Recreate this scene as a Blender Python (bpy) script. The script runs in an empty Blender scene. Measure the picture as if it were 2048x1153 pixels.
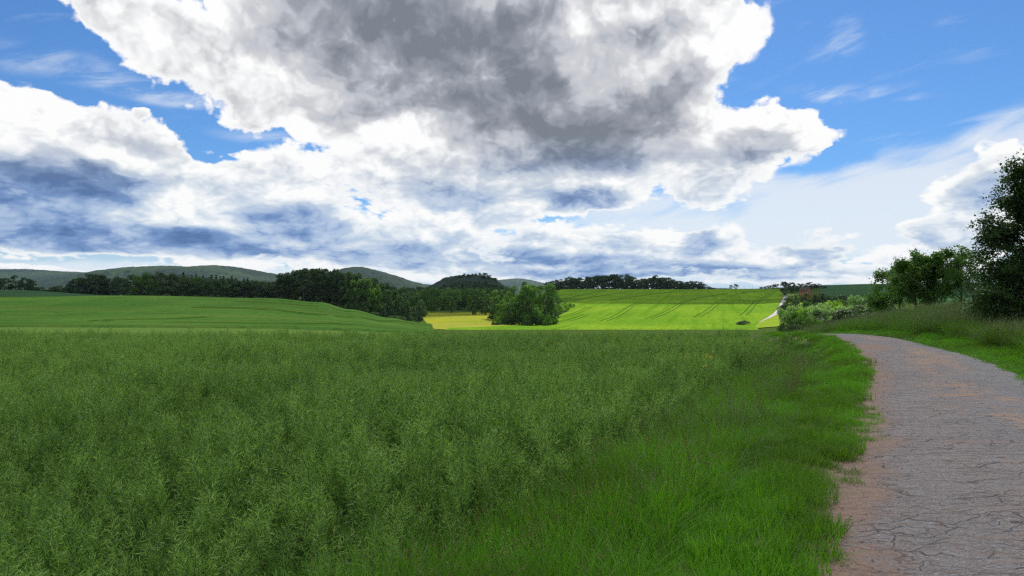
import bpy, math, random
import numpy as np
from math import radians as R

random.seed(7)
rng = np.random.default_rng(11)
scene = bpy.context.scene

# ---------------------------------------------------------------- camera
F = 1384.0            # focal length in pixels of the 2048 px wide photograph
CX, HY = 1024.0, 590.0
EYE = 1.7
cam = bpy.data.cameras.new("camera")
cam.sensor_width = 36.0
cam.lens = 36.0 * F / 2048.0
cam.shift_y = (HY - 576.5) / 2048.0
cam.clip_start = 0.05
cam.clip_end = 30000
cam_ob = bpy.data.objects.new("camera", cam)
cam_ob.location = (0, 0, EYE)
cam_ob.rotation_euler = (R(90), 0, 0)
scene.collection.objects.link(cam_ob)
scene.camera = cam_ob

# ---------------------------------------------------------------- exposure
scene.view_settings.view_transform = 'Standard'
scene.view_settings.look = 'None'
scene.view_settings.exposure = 0.0
scene.view_settings.gamma = 1.0
scene.cycles.max_bounces = 6
scene.cycles.diffuse_bounces = 3
scene.cycles.glossy_bounces = 2
scene.cycles.transmission_bounces = 3
scene.cycles.transparent_max_bounces = 8
scene.cycles.volume_bounces = 0
scene.cycles.use_denoising = False
scene.cycles.pixel_filter_type = 'BLACKMAN_HARRIS'
scene.cycles.filter_width = 1.35
scene.cycles.caustics_reflective = False
scene.cycles.caustics_refractive = False

# ---------------------------------------------------------------- sun
SUN_EL, SUN_AZ = R(52), R(12)          # azimuth clockwise from +Y (the view direction)
SUN = (math.sin(SUN_AZ) * math.cos(SUN_EL), math.cos(SUN_AZ) * math.cos(SUN_EL), math.sin(SUN_EL))
sl = bpy.data.lights.new("sun", 'SUN')
sl.energy = 5.0
sl.angle = R(0.53)
sl.color = (1.0, 0.95, 0.86)
so = bpy.data.objects.new("sun", sl)
so.rotation_euler = (R(90) - SUN_EL, 0, math.pi - SUN_AZ)
so.location = (0, 0, 100)
scene.collection.objects.link(so)

# ---------------------------------------------------------------- node arithmetic
class V:
    """a node socket (or a constant) with arithmetic"""
    def __init__(s, nt, sock): s.nt, s.s = nt, sock
    def _m(s, op, *a, clamp=False):
        n = s.nt.nodes.new('ShaderNodeMath'); n.operation = op; n.use_clamp = clamp
        for i, x in enumerate((s,) + a):
            if isinstance(x, V): s.nt.links.new(x.s, n.inputs[i])
            else: n.inputs[i].default_value = x
        return V(s.nt, n.outputs[0])
    def __add__(s, o): return s._m('ADD', o)
    def __radd__(s, o): return s._m('ADD', o)
    def __sub__(s, o): return s._m('SUBTRACT', o)
    def __rsub__(s, o): return s._m('MULTIPLY', -1.0)._m('ADD', o)
    def __mul__(s, o): return s._m('MULTIPLY', o)
    def __rmul__(s, o): return s._m('MULTIPLY', o)
    def __truediv__(s, o): return s._m('DIVIDE', o)
    def mad(s, a, b): return s._m('MULTIPLY_ADD', a, b)
    def max(s, o): return s._m('MAXIMUM', o)
    def min(s, o): return s._m('MINIMUM', o)
    def pow(s, o): return s._m('POWER', o)
    def clamp(s): return s._m('ADD', 0.0, clamp=True)
    def smooth(s, a, b, lo=0.0, hi=1.0, kind='SMOOTHSTEP'):
        n = s.nt.nodes.new('ShaderNodeMapRange'); n.interpolation_type = kind
        s.nt.links.new(s.s, n.inputs[0])
        for i, x in enumerate((a, b, lo, hi)):
            if isinstance(x, V): s.nt.links.new(x.s, n.inputs[i + 1])
            else: n.inputs[i + 1].default_value = x
        return V(s.nt, n.outputs[0])

def node(nt, kind, **kw):
    n = nt.nodes.new(kind)
    for k, v in kw.items(): setattr(n, k, v)
    return n
def link(nt, a, b):
    nt.links.new(a.s if isinstance(a, V) else a, b)
def vmath(nt, op, a, b=None, c=None):
    n = node(nt, 'ShaderNodeVectorMath', operation=op)
    for i, x in enumerate((a, b, c)):
        if x is None: continue
        if isinstance(x, V): nt.links.new(x.s, n.inputs[i])
        elif op == 'SCALE' and i == 1: n.inputs['Scale'].default_value = x
        else: n.inputs[i].default_value = x
    return V(nt, n.outputs['Value'] if op in ('LENGTH', 'DOT_PRODUCT', 'DISTANCE') else n.outputs[0])
def combine(nt, x, y, z):
    n = node(nt, 'ShaderNodeCombineXYZ')
    for i, a in enumerate((x, y, z)):
        if isinstance(a, V): nt.links.new(a.s, n.inputs[i])
        else: n.inputs[i].default_value = a
    return V(nt, n.outputs[0])
def noise(nt, vec, scale, detail=4.0, rough=0.5, dist=0.0, color=False, lac=2.0):
    n = node(nt, 'ShaderNodeTexNoise')
    n.inputs['Scale'].default_value = scale; n.inputs['Detail'].default_value = detail
    n.inputs['Roughness'].default_value = rough; n.inputs['Distortion'].default_value = dist
    n.inputs['Lacunarity'].default_value = lac
    if vec is not None: link(nt, vec, n.inputs['Vector'])
    return V(nt, n.outputs['Color' if color else 0])
def mix(nt, f, a, b, blend='MIX'):
    n = node(nt, 'ShaderNodeMix', data_type='RGBA', blend_type=blend)
    for i, x in ((0, f), (6, a), (7, b)):
        if isinstance(x, V): nt.links.new(x.s, n.inputs[i])
        else: n.inputs[i].default_value = x if i == 0 else (*x, 1)[:4]
    return V(nt, n.outputs[2])

# ---------------------------------------------------------------- sky: clouds laid out by azimuth and elevation
world = bpy.data.worlds.new("World"); scene.world = world; world.use_nodes = True
world.cycles.sampling_method = 'MANUAL'; world.cycles.sample_map_resolution = 512
nt = world.node_tree
for n in list(nt.nodes): nt.nodes.remove(n)
wout = node(nt, 'ShaderNodeOutputWorld'); bg = node(nt, 'ShaderNodeBackground')
BG = 0.12
bg.inputs[1].default_value = BG
nt.links.new(bg.outputs[0], wout.inputs[0])
tc = node(nt, 'ShaderNodeTexCoord')
D = V(nt, tc.outputs['Generated'])
sp = node(nt, 'ShaderNodeSeparateXYZ'); link(nt, D, sp.inputs[0])
dx, dy, dz = (V(nt, o) for o in sp.outputs)
az = dx._m('ARCTAN2', dy)
el = dz.clamp()._m('ARCSINE')

def ang(x, y):
    return math.atan((x - CX) / F), math.atan((HY - y) / math.hypot(F, x - CX))

# cloud detail: coarser aloft, finer and flatter towards the horizon
inv = 1.0 / 1.0
g_el = (el + 0.16)._m('LOGARITHM', math.e) * 0.42
q = combine(nt, az * 1.25, g_el * 1.6, 0.0)      # flatter towards the horizon
warp_big = vmath(nt, 'SUBTRACT', noise(nt, q, 2.2, 3, 0.5, color=True), (0.5, 0.5, 0.5))
warp_fin = vmath(nt, 'SUBTRACT', noise(nt, q, 6.5, 7, 0.6, color=True), (0.5, 0.5, 0.5))
P0 = combine(nt, az, el, 0.0)
amt = el.smooth(0.0, 0.35, 0.25, 1.0)
w = vmath(nt, 'ADD', vmath(nt, 'SCALE', warp_big, 1.0), None)
wb = node(nt, 'ShaderNodeVectorMath', operation='SCALE'); link(nt, warp_big, wb.inputs[0]); link(nt, amt * 0.10, wb.inputs['Scale'])
wf = node(nt, 'ShaderNodeVectorMath', operation='SCALE'); link(nt, warp_fin, wf.inputs[0]); link(nt, amt * 0.075, wf.inputs['Scale'])
P = vmath(nt, 'ADD', vmath(nt, 'ADD', P0, V(nt, wb.outputs[0])), V(nt, wf.outputs[0]))
Psoft = vmath(nt, 'ADD', P0, V(nt, wb.outputs[0]))

def field(Pv, blobs, rr=(0.35, 1.45)):
    """sum of soft ellipses; each (x, y, rx, ry, weight) in pixels of the photograph, turned into directions"""
    acc = None
    for (x, y, rx, ry, wgt) in blobs:
        a, e = ang(x, y)
        ax = abs(math.atan((x + rx - CX) / F) - math.atan((x - rx - CX) / F)) / 2
        _, e2 = ang(x, y - ry); _, e1 = ang(x, y + ry); ex = abs(e2 - e1) / 2
        v = vmath(nt, 'MULTIPLY_ADD', Pv, (1 / ax, 1 / ex, 0), (-a / ax, -e / ex, 0))
        m = vmath(nt, 'LENGTH', v).smooth(*rr, wgt, 0.0)
        acc = m if acc is None else (acc + m)
    return acc

COVER = [
 # upper left arc
 (150,-5,90,45,1.1),(225,25,95,50,1.3),(335,55,110,66,1.4),(430,120,105,80,1.3),(520,60,100,90,1.2),(500,205,40,50,1.0),(560,150,120,95,1.2),
 # central mass
 (720,50,210,150,1.6),(930,90,270,190,1.8),(1150,80,230,170,1.8),(1330,50,130,110,1.5),(1440,40,75,60,1.3),(1370,150,75,80,1.2),
 (650,225,72,58,1.3),(830,250,130,80,1.3),(1000,270,200,120,1.8),(1230,260,170,110,1.8),(770,330,180,50,1.3),(1000,380,230,60,1.5),
 # eastern snout
 (1460,270,110,60,1.4),(1560,265,85,52,1.5),(1620,280,38,30,0.9),(1420,345,85,55,1.3),(1390,400,60,28,0.7),
 # small puffs
 (470,235,50,18,0.8),(430,262,28,12,0.6),(285,225,14,9,0.7),(440,297,40,12,0.6),
 (640,325,40,28,1.0),(540,345,110,38,1.2),(330,325,60,40,1.0),
 # left bank
 (20,215,100,68,1.5),(130,262,95,60,1.4),(250,300,110,58,1.4),(330,330,90,70,1.2),(90,390,300,90,1.8),(300,430,260,80,1.8),(90,470,300,42,1.6),
 (560,430,160,45,1.5),(420,480,220,36,1.4),(650,480,170,40,1.3),(780,500,140,42,1.3),(860,470,70,28,0.9),(560,525,200,30,1.0),
 # lower centre and right
 (1180,405,75,22,1.1),(1000,440,130,20,0.5),(1040,500,180,40,1.2),(1230,490,170,40,1.2),(1395,490,75,38,1.3),(1500,520,120,26,1.0),
 (1640,505,90,36,1.3),(1150,556,260,9,0.9),(1480,566,160,6,0.7),(1700,558,90,8,0.7),(60,549,120,12,0.8),(230,552,90,9,0.7),(900,556,60,14,0.9),(1300,535,260,22,1.0),(1560,552,200,10,0.6),(1000,545,240,20,1.0),
 # right bank
 (2010,330,75,52,1.5),(1935,370,75,55,1.4),(2010,420,120,50,1.4),(1850,465,70,26,1.2),(1950,480,110,32,1.2),(1800,521,60,10,1.0),(1880,540,110,20,0.8),(700,395,120,26,0.8),(900,440,120,28,0.9),(1790,505,50,14,1.0),(1800,545,70,10,0.9),(1700,540,60,10,0.8),
]
VEIL = [
 (1380,420,260,70,0.9),(1700,410,180,75,0.9),(1880,330,190,60,0.8),(2040,245,130,36,0.7),(1600,490,420,36,1.0),(1500,340,60,40,0.4),
 (900,480,900,40,0.5),(300,545,500,16,0.9),(200,555,400,10,0.5),(1000,560,900,14,0.7),(1850,430,160,80,0.6),
]
CIRRUS = [(130,140,240,42,0.55),(380,193,170,20,0.7),(560,270,150,18,0.5),(620,395,140,14,0.5),(1705,55,45,50,0.55),(1660,95,50,25,0.45),(1740,180,110,18,0.7),(1860,190,80,9,0.6),(1650,170,90,20,0.4),(1960,110,90,14,0.25),(1600,400,40,20,0.5)]
DARK = [
 # grey bases of the central mass
 (770,50,240,95,1.4),(930,120,230,105,1.4),(1050,60,80,110,1.0),(1020,200,150,55,1.3),(620,70,70,80,0.25),(740,190,90,40,0.35),(1240,110,75,60,0.7),(1370,160,40,45,0.6),
 (1230,250,155,72,1.4),(1080,270,180,60,1.0),(1150,325,150,36,0.6),(1320,225,60,60,0.5),(1180,400,80,26,1.1),(900,400,80,26,0.6),(850,350,60,35,0.45),
 (1500,290,75,32,0.55),(1440,340,60,36,0.4),(1020,375,160,26,0.5),(680,215,50,30,0.3),(1330,50,70,30,0.35),
 # left bank, blue bases
 (70,350,180,42,1.0),(240,355,110,34,0.8),(90,400,220,40,1.0),(60,460,240,42,1.0),(260,490,260,28,1.0),(420,495,120,28,0.9),
 (580,440,95,38,0.8),(520,505,90,22,0.5),(640,470,60,32,0.7),(750,500,60,20,0.5),(830,512,62,30,1.0),(700,520,60,18,0.6),
 # horizon bases
 (1030,512,130,16,0.9),(1190,520,130,13,0.8),(1400,486,36,34,0.9),(1330,535,170,12,0.8),(1240,480,40,22,0.5),(1580,492,36,22,0.6),(1650,508,65,15,0.7),(1480,545,190,12,0.8),
 (1945,382,62,38,0.85),(1990,350,40,20,0.4),(1930,495,70,18,0.6),(1840,476,40,10,0.5),(1050,470,50,12,0.4),(1090,545,180,9,0.6),(1300,556,220,6,0.9),(1180,566,160,4,0.7),(1560,556,120,5,0.8),(1480,570,110,4,0.7),(1620,530,60,7,0.6),(980,530,90,10,0.5),
]
LIGHT = [(680,270,100,60,0.5),(300,430,90,22,0.6),(640,325,60,40,0.5),(1210,50,80,60,0.6),(1290,150,30,60,0.4),(1150,180,30,40,0.3),(1440,80,70,70,0.7),(1450,230,100,40,0.6),(60,260,150,70,0.6),(1990,300,80,40,0.9),(1900,350,40,30,0.6),(1200,430,260,16,0.5),(1110,235,25,40,0.5),(780,240,60,30,0.5),(1620,270,50,25,0.6),(1530,225,70,20,0.7),(600,250,50,30,0.5)]

cov = field(P, COVER, (0.3, 1.6))
veil = field(Psoft, VEIL)
cir = field(Psoft, CIRRUS)
dark = field(P, DARK)
light = field(P, LIGHT)

# beyond the photographed part of the sky broken cumulus goes on
front = dy.smooth(0.10, 0.45, 0.0, 1.0)
low = el.smooth(0.38, 0.55, 1.0, 0.0)
seen = front * low
far_n = noise(nt, vmath(nt, 'ADD', q, (3.1, 7.7, 0)), 2.4, 7, 0.55)
cov = cov * seen + far_n.smooth(0.42, 0.62, 0.0, 1.6) * (1.0 - seen)
dark = dark * seen + far_n.smooth(0.58, 0.80, 0.0, 0.7) * (1.0 - seen)

def billow(vec, scale=7.0, detail=3.0, smooth_=0.5):
    """rounded heaps with narrow creases: 1 on a heap, 0 in a crease"""
    n = node(nt, 'ShaderNodeTexVoronoi', feature='SMOOTH_F1', voronoi_dimensions='2D')
    n.inputs['Scale'].default_value = scale; n.inputs['Detail'].default_value = detail; n.inputs['Roughness'].default_value = 0.62
    n.inputs['Lacunarity'].default_value = 2.2; n.inputs['Smoothness'].default_value = smooth_
    link(nt, vec, n.inputs['Vector']); return V(nt, n.outputs['Distance']).mad(-1.35, 1.0)
wq = node(nt, 'ShaderNodeVectorMath', operation='SCALE'); link(nt, warp_fin, wq.inputs[0]); wq.inputs['Scale'].default_value = 0.10
qb = vmath(nt, 'ADD', q, V(nt, wq.outputs[0]))
b0 = billow(qb)
b1 = billow(vmath(nt, 'ADD', qb, (0.010, 0.034, 0.0)))
n_fine = noise(nt, q, 22.0, 6, 0.60)
n_big = noise(nt, q, 3.4, 5, 0.52)
covc = cov.min(2.4)
dens = covc + (b0 + 0.30) * 1.15 + (n_fine - 0.5) * 1.5 + (n_big - 0.5) * 0.8
alpha = dens.smooth(0.36, 0.80) * cov.smooth(0.02, 0.22)
thick = dens.smooth(0.55, 2.2)
relief = (b0 - b1)                       # lit from above and behind
dks = dark / (dark * 0.55 + 1.0)
dk = 0.19 + dks * 1.22 + (n_big - 0.5) * 0.42 + thick * 0.05 - relief * 0.52 - (b0 + 0.25) * 0.15 + (n_fine - 0.5) * 0.10 - light * 0.36
shade = dk.smooth(0.0, 1.62, kind='LINEAR') * thick.smooth(0.0, 0.5, 0.2, 1.0)
hi_el = el.smooth(0.10, 0.24)
ramp = node(nt, 'ShaderNodeValToRGB'); link(nt, shade, ramp.inputs[0])
def stops(r, lst):
    e = r.color_ramp.elements
    while len(e) < len(lst): e.new(0.5)
    for x, (p, c) in zip(e, lst): x.position = p; x.color = (*c, 1)
stops(ramp, [(0.0, (1.0, 1.0, 1.0)), (0.14, (0.84, 0.85, 0.86)), (0.32, (0.63, 0.64, 0.67)), (0.5, (0.53, 0.55, 0.60)), (0.70, (0.335, 0.36, 0.41)), (1.0, (0.20, 0.225, 0.265))])
ramp2 = node(nt, 'ShaderNodeValToRGB'); link(nt, shade, ramp2.inputs[0])
stops(ramp2, [(0.0, (1.0, 1.0, 0.99)), (0.14, (0.82, 0.87, 0.92)), (0.32, (0.58, 0.68, 0.80)), (0.5, (0.44, 0.56, 0.76)), (0.75, (0.185, 0.31, 0.57)), (1.0, (0.09, 0.18, 0.40))])
cloudc = mix(nt, hi_el, V(nt, ramp2.outputs[0]), V(nt, ramp.outputs[0]))

# clear air: the sky texture, tinted as deep as in the photograph
sky = node(nt, 'ShaderNodeTexSky', sky_type='NISHITA')
sky.sun_disc = False; sky.sun_elevation = SUN_EL; sky.sun_rotation = SUN_AZ
sky.air_density = 1.0; sky.dust_density = 0.4; sky.ozone_density = 2.5
SKYC = V(nt, sky.outputs[0])
clear = mix(nt, 1.0, SKYC, (0.36, 0.62, 0.90), 'MULTIPLY')
clear = mix(nt, el.smooth(0.0, 0.14, 0.75, 0.0), clear, (0.62 / BG, 0.76 / BG, 0.90 / BG))
k = 1.0 / BG
def gain(c, g):
    n = node(nt, 'ShaderNodeVectorMath', operation='SCALE'); link(nt, c, n.inputs[0])
    if isinstance(g, V): link(nt, g, n.inputs['Scale'])
    else: n.inputs['Scale'].default_value = g
    return V(nt, n.outputs[0])
# thin high cloud
st = vmath(nt, 'MULTIPLY', P0, (3.0, 14.0, 1.0))
rot = node(nt, 'ShaderNodeVectorRotate', rotation_type='Z_AXIS'); rot.inputs['Angle'].default_value = R(-14); link(nt, P0, rot.inputs[0])
st = vmath(nt, 'MULTIPLY', V(nt, rot.outputs[0]), (3.0, 13.0, 1.0))
n_st = noise(nt, st, 3.0, 7, 0.6, dist=0.5)
v_a = (veil + (n_st - 0.5) * 1.7).smooth(0.10, 1.15, 0.0, 0.90)
c_a = (cir * 1.1 * n_st.smooth(0.30, 0.72)).smooth(0.02, 0.9, 0.0, 0.62)
thin = v_a.max(c_a) * seen
vc = mix(nt, el.smooth(0.02, 0.2), (0.80, 0.88, 0.95), (0.78, 0.84, 0.92))
col = mix(nt, thin, clear, gain(vc, k))
col = mix(nt, alpha, col, gain(cloudc, k))
# below the horizon: the shaded land
col = mix(nt, dz.smooth(-0.02, 0.0, 1.0, 0.0), col, gain(combine(nt, 0.06, 0.09, 0.05), k))
link(nt, col, bg.inputs[0])

# ================================================================ helpers
COL = scene.collection
def tag(o, label=None, cat=None, group=None, kind=None):
    if label: o['label'] = label
    if cat: o['category'] = cat
    if group: o['group'] = group
    if kind: o['kind'] = kind
    return o

def mesh_np(name, verts, faces, mats=(), smooth=False, mat_idx=None, uv=None):
    """verts (n,3), faces (m,3|4) numpy -> mesh datablock"""
    me = bpy.data.meshes.new(name)
    verts = np.asarray(verts, np.float32); faces = np.asarray(faces, np.int32)
    n, m, k = len(verts), len(faces), faces.shape[1]
    me.vertices.add(n); me.vertices.foreach_set('co', verts.ravel())
    me.loops.add(m * k); me.loops.foreach_set('vertex_index', faces.ravel())
    me.polygons.add(m); me.polygons.foreach_set('loop_start', np.arange(0, m * k, k, dtype=np.int32))
    me.polygons.foreach_set('loop_total', np.full(m, k, np.int32))
    for x in mats: me.materials.append(x)
    if mat_idx is not None: me.polygons.foreach_set('material_index', np.asarray(mat_idx, np.int32))
    me.polygons.foreach_set('use_smooth', np.full(m, bool(smooth)))
    if uv is not None:
        l = me.uv_layers.new(name='UVMap'); l.data.foreach_set('uv', np.asarray(uv, np.float32)[faces.ravel()].ravel())
    me.update(calc_edges=True)
    return me
def add(name, me, parent=None, loc=None):
    o = bpy.data.objects.new(name, me); COL.objects.link(o)
    if parent is not None: o.parent = parent
    if loc is not None: o.location = loc
    return o
def grid_faces(nr, nc):
    i = np.arange(nr - 1)[:, None] * nc + np.arange(nc - 1)[None, :]
    i = i.ravel()
    return np.stack([i, i + 1, i + nc + 1, i + nc], 1)

# value noise -----------------------------------------------------
_tab = np.random.default_rng(5).random((256, 256))
def vnoise(x, y):
    xi, yi = np.floor(x).astype(int), np.floor(y).astype(int)
    fx, fy = x - xi, y - yi
    fx, fy = fx * fx * (3 - 2 * fx), fy * fy * (3 - 2 * fy)
    t = lambda a, b: _tab[a % 256, b % 256]
    return (t(xi, yi) * (1 - fx) + t(xi + 1, yi) * fx) * (1 - fy) + (t(xi, yi + 1) * (1 - fx) + t(xi + 1, yi + 1) * fx) * fy
def fbm(x, y, o=4):
    s, a, n = 0, 0.5, 0
    for k in range(o):
        s = s + a * vnoise(x * 2 ** k + 17.3 * k, y * 2 ** k + 9.1 * k); n += a; a *= 0.5
    return s / n                                     # 0..1
def sstep(a, b, x):
    t = np.clip((x - a) / (b - a), 0, 1); return t * t * (3 - 2 * t)

# ================================================================ terrain
# the left edge of the lane, its right edge and the edge of the rape field (metres)
LANE_L = np.array([(-9.5,-16),(-4.6,-8),(-2.2,-3.8),(0.0,0.6),(1.86,4.18),(2.35,5.11),(3.1,6.36),(4.22,8.4),(5.7,11.2),(7.65,14.7),(9.95,19.6),(12.6,26.7),(13.7,33),(13.2,42),(11.5,60),(9.5,80)], float)
CROP_E = np.array([(-13,-14),(-8.6,-6),(-4.1,-1.2),(-1.9,2.4),(.55,6.6),(2.1,9.6),(3.9,13.3),(5.9,17.5),(8.6,22.5),(10.9,28),(12.2,34),(12.4,42),(11,60)], float)
def on_line(L, Y): return np.interp(Y, L[:, 1], L[:, 0])
def lane_x(Y): return on_line(LANE_L, Y)
def lane_w(Y): return 3.1 - 0.9 * np.clip((np.asarray(Y, float) - 17) / 12, 0, 1)       # width measured along X
def lane_s(X, Y):
    """distance to the left (+) of the lane's left edge, roughly at right angles"""
    return (lane_x(Y) - X) * 0.88

def z_near(X, Y):
    s = lane_s(X, Y)
    wd = 3.2 - 1.5 * sstep(12, 24, Y)
    left = -0.80 * sstep(0.0, 1.0, (s - 0.2) / (wd - 0.2)) - 0.18 * sstep(18, 27, Y) * sstep(1.2, 3.0, s)
    r = -s - lane_w(Y) * 0.88
    fade = sstep(13, 27, Y) * 0.5 + 0.5
    bank = 0.62 * sstep(0.8, 5.0, r) * fade + 0.45 * sstep(5, 16, r) * fade
    bump = (fbm(X * 1.3, Y * 1.3, 3) - 0.5) * 0.10 * sstep(0.1, 0.8, np.maximum(s, r))
    z = left + bank + bump
    drop = np.clip(Y - 27, 0, None)
    return z - 0.0045 * drop ** 2 * (1 - 0.55 * sstep(1, 8, r))

TABY = np.array([60, 80, 120, 180, 217, 250, 300, 350, 400, 450, 500, 600, 700, 1000], float)
TAB = {  # column x: screen heights (px of the photograph) of the ground at these distances
 -500:[672,660,640,600,600,598,588,582,586,590,592,594,594,594],
 0:   [672,661,640,600,600,598,588,582,586,590,592,594,594,594],
 270: [674,662,640,597,601,602,597,594,596,598,598,598,597,596],
 540: [676,664,640,602,604,605,605,606,604,603,602,600,598,596],
 640: [678,667,645,610,611,613,615,616,612,609,606,603,600,597],
 700: [680,669,650,624,626,628,629,625,620,615,611,605,601,597],
 780: [682,672,660,641,641,641,640,633,627,620,614,607,602,598],
 860: [684,676,668,657,656,652,639,632,627,621,616,608,603,598],
 1000:[685,680,672,661,657,650,639,632,627,621,616,606,601,598],
 1080:[686,682,674,664,658,653,646,630,620,612,604,594,590,592],
 1130:[686,682,674,664,658,648,632,618,607,597,590,581,580,586],
 1300:[686,682,674,665,659,648,632,618,606,597,590,580,580,586],
 1500:[686,682,674,660,655,643,629,615,605,597,589,579,579,586],
 1570:[686,680,672,656,650,638,623,610,602,594,586,576,577,586],
 1640:[680,674,664,650,643,635,620,608,598,588,580,572,574,584],
 1760:[660,652,642,628,620,614,606,600,592,584,577,569,572,582],
 1900:[650,643,632,622,616,612,605,598,590,583,576,568,571,581],
 2600:[650,643,632,622,616,612,605,598,590,583,576,568,571,581],
}
_tx = np.array(sorted(TAB)); _tu = (_tx - CX) / F
_tz = np.array([[EYE - (y - HY) / F * d for y, d in zip(TAB[x], TABY)] for x in _tx])
def z_far(X, Y):
    Yc = np.clip(Y, 60, 1000)
    u = np.clip(X / np.maximum(Yc, 1), _tu[0], _tu[-1])
    iy = np.clip(np.searchsorted(TABY, Yc, side='right') - 1, 0, len(TABY) - 2)
    ty = (Yc - TABY[iy]) / (TABY[iy + 1] - TABY[iy])
    iu = np.clip(np.searchsorted(_tu, u, side='right') - 1, 0, len(_tu) - 2)
    tu = (u - _tu[iu]) / (_tu[iu + 1] - _tu[iu]); tu = tu * tu * (3 - 2 * tu)
    # Catmull-Rom along the distance for smooth ground
    def row(k): 
        k = np.clip(k, 0, len(TABY) - 1)
        return _tz[iu, k] * (1 - tu) + _tz[iu + 1, k] * tu
    yy = lambda k: TABY[np.clip(k, 0, len(TABY) - 1)]
    p0, p1, p2, p3 = row(iy - 1), row(iy), row(iy + 1), row(iy + 2)
    h = yy(iy + 1) - yy(iy)
    m1 = (p2 - p0) / np.maximum(yy(iy + 1) - yy(iy - 1), 1) * h
    m2 = (p3 - p1) / np.maximum(yy(iy + 2) - yy(iy), 1) * h
    t = ty; t2, t3 = t * t, t * t * t
    z = (2 * t3 - 3 * t2 + 1) * p1 + (t3 - 2 * t2 + t) * m1 + (-2 * t3 + 3 * t2) * p2 + (t3 - t2) * m2
    return z + (fbm(X / 60, Y / 60, 2) - 0.5) * 0.8 * sstep(60, 120, Y) * 0.4
def ground_z(X, Y):
    X, Y = np.asarray(X, float), np.asarray(Y, float)
    t = sstep(36, 60, Y)
    z = z_near(X, np.clip(Y, -60, 60)) * (1 - t) + z_far(X, Y) * t
    return z + (0.0 - z) * sstep(1000, 2200, Y)
def gz(x, y): return float(ground_z(np.array([x]), np.array([y]))[0])

_ys = np.geomspace(46, 1500, 1400)
def hit(xp, yp, ymin=46, ymax=1500):
    """where the line of sight through a point of the photograph meets the ground"""
    u = (xp - CX) / F
    ys = _ys[(_ys >= ymin) & (_ys <= ymax)]
    zz = ground_z(u * ys, ys)
    pr = HY + (EYE - zz) / ys * F
    k = np.nonzero(pr <= yp)[0]
    if len(k) == 0: i = int(np.argmin(pr))
    else: i = int(k[0])
    y = ys[i]
    if i > 0 and len(k):
        a, b = pr[i - 1], pr[i]
        y = ys[i - 1] + (ys[i] - ys[i - 1]) * (a - yp) / max(a - b, 1e-6) if a > yp else ys[i]
    return np.array([u * y, y])
def hits(pts, **kw): return np.array([hit(x, y, **kw) for x, y in pts])

# ================================================================ materials
def new_mat(name):
    m = bpy.data.materials.new(name); m.use_nodes = True
    nt = m.node_tree
    for n in list(nt.nodes): nt.nodes.remove(n)
    return m, nt, node(nt, 'ShaderNodeOutputMaterial')
def surf(nt, out, colour, rough=0.8, bump=None, bump_d=0.02, bump_s=0.6, spec=0.25, transl=None, tw=0.0):
    p = node(nt, 'ShaderNodeBsdfPrincipled')
    if isinstance(colour, V): link(nt, colour, p.inputs['Base Color'])
    else: p.inputs['Base Color'].default_value = (*colour, 1)
    if isinstance(rough, V): link(nt, rough, p.inputs['Roughness'])
    else: p.inputs['Roughness'].default_value = rough
    p.inputs['Specular IOR Level'].default_value = spec
    if bump is not None:
        b = node(nt, 'ShaderNodeBump'); b.inputs['Strength'].default_value = bump_s; b.inputs['Distance'].default_value = bump_d
        link(nt, bump, b.inputs['Height']); nt.links.new(b.outputs[0], p.inputs['Normal'])
    sh = p.outputs[0]
    if tw > 0:
        t = node(nt, 'ShaderNodeBsdfTranslucent')
        if isinstance(transl, V): link(nt, transl, t.inputs[0])
        else: t.inputs[0].default_value = (*transl, 1)
        mx = node(nt, 'ShaderNodeMixShader'); mx.inputs[0].default_value = tw
        nt.links.new(sh, mx.inputs[1]); nt.links.new(t.outputs[0], mx.inputs[2]); sh = mx.outputs[0]
    nt.links.new(sh, out.inputs[0])
def objpos(nt): 
    g = node(nt, 'ShaderNodeNewGeometry'); return V(nt, g.outputs['Position'])
def scaled(nt, v, s): return vmath(nt, 'MULTIPLY', v, s)
def inst_rand(nt):
    n = node(nt, 'ShaderNodeObjectInfo'); return V(nt, n.outputs['Random'])
def island_rand(nt):
    n = node(nt, 'ShaderNodeNewGeometry'); return V(nt, n.outputs['Random Per Island'])

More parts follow.
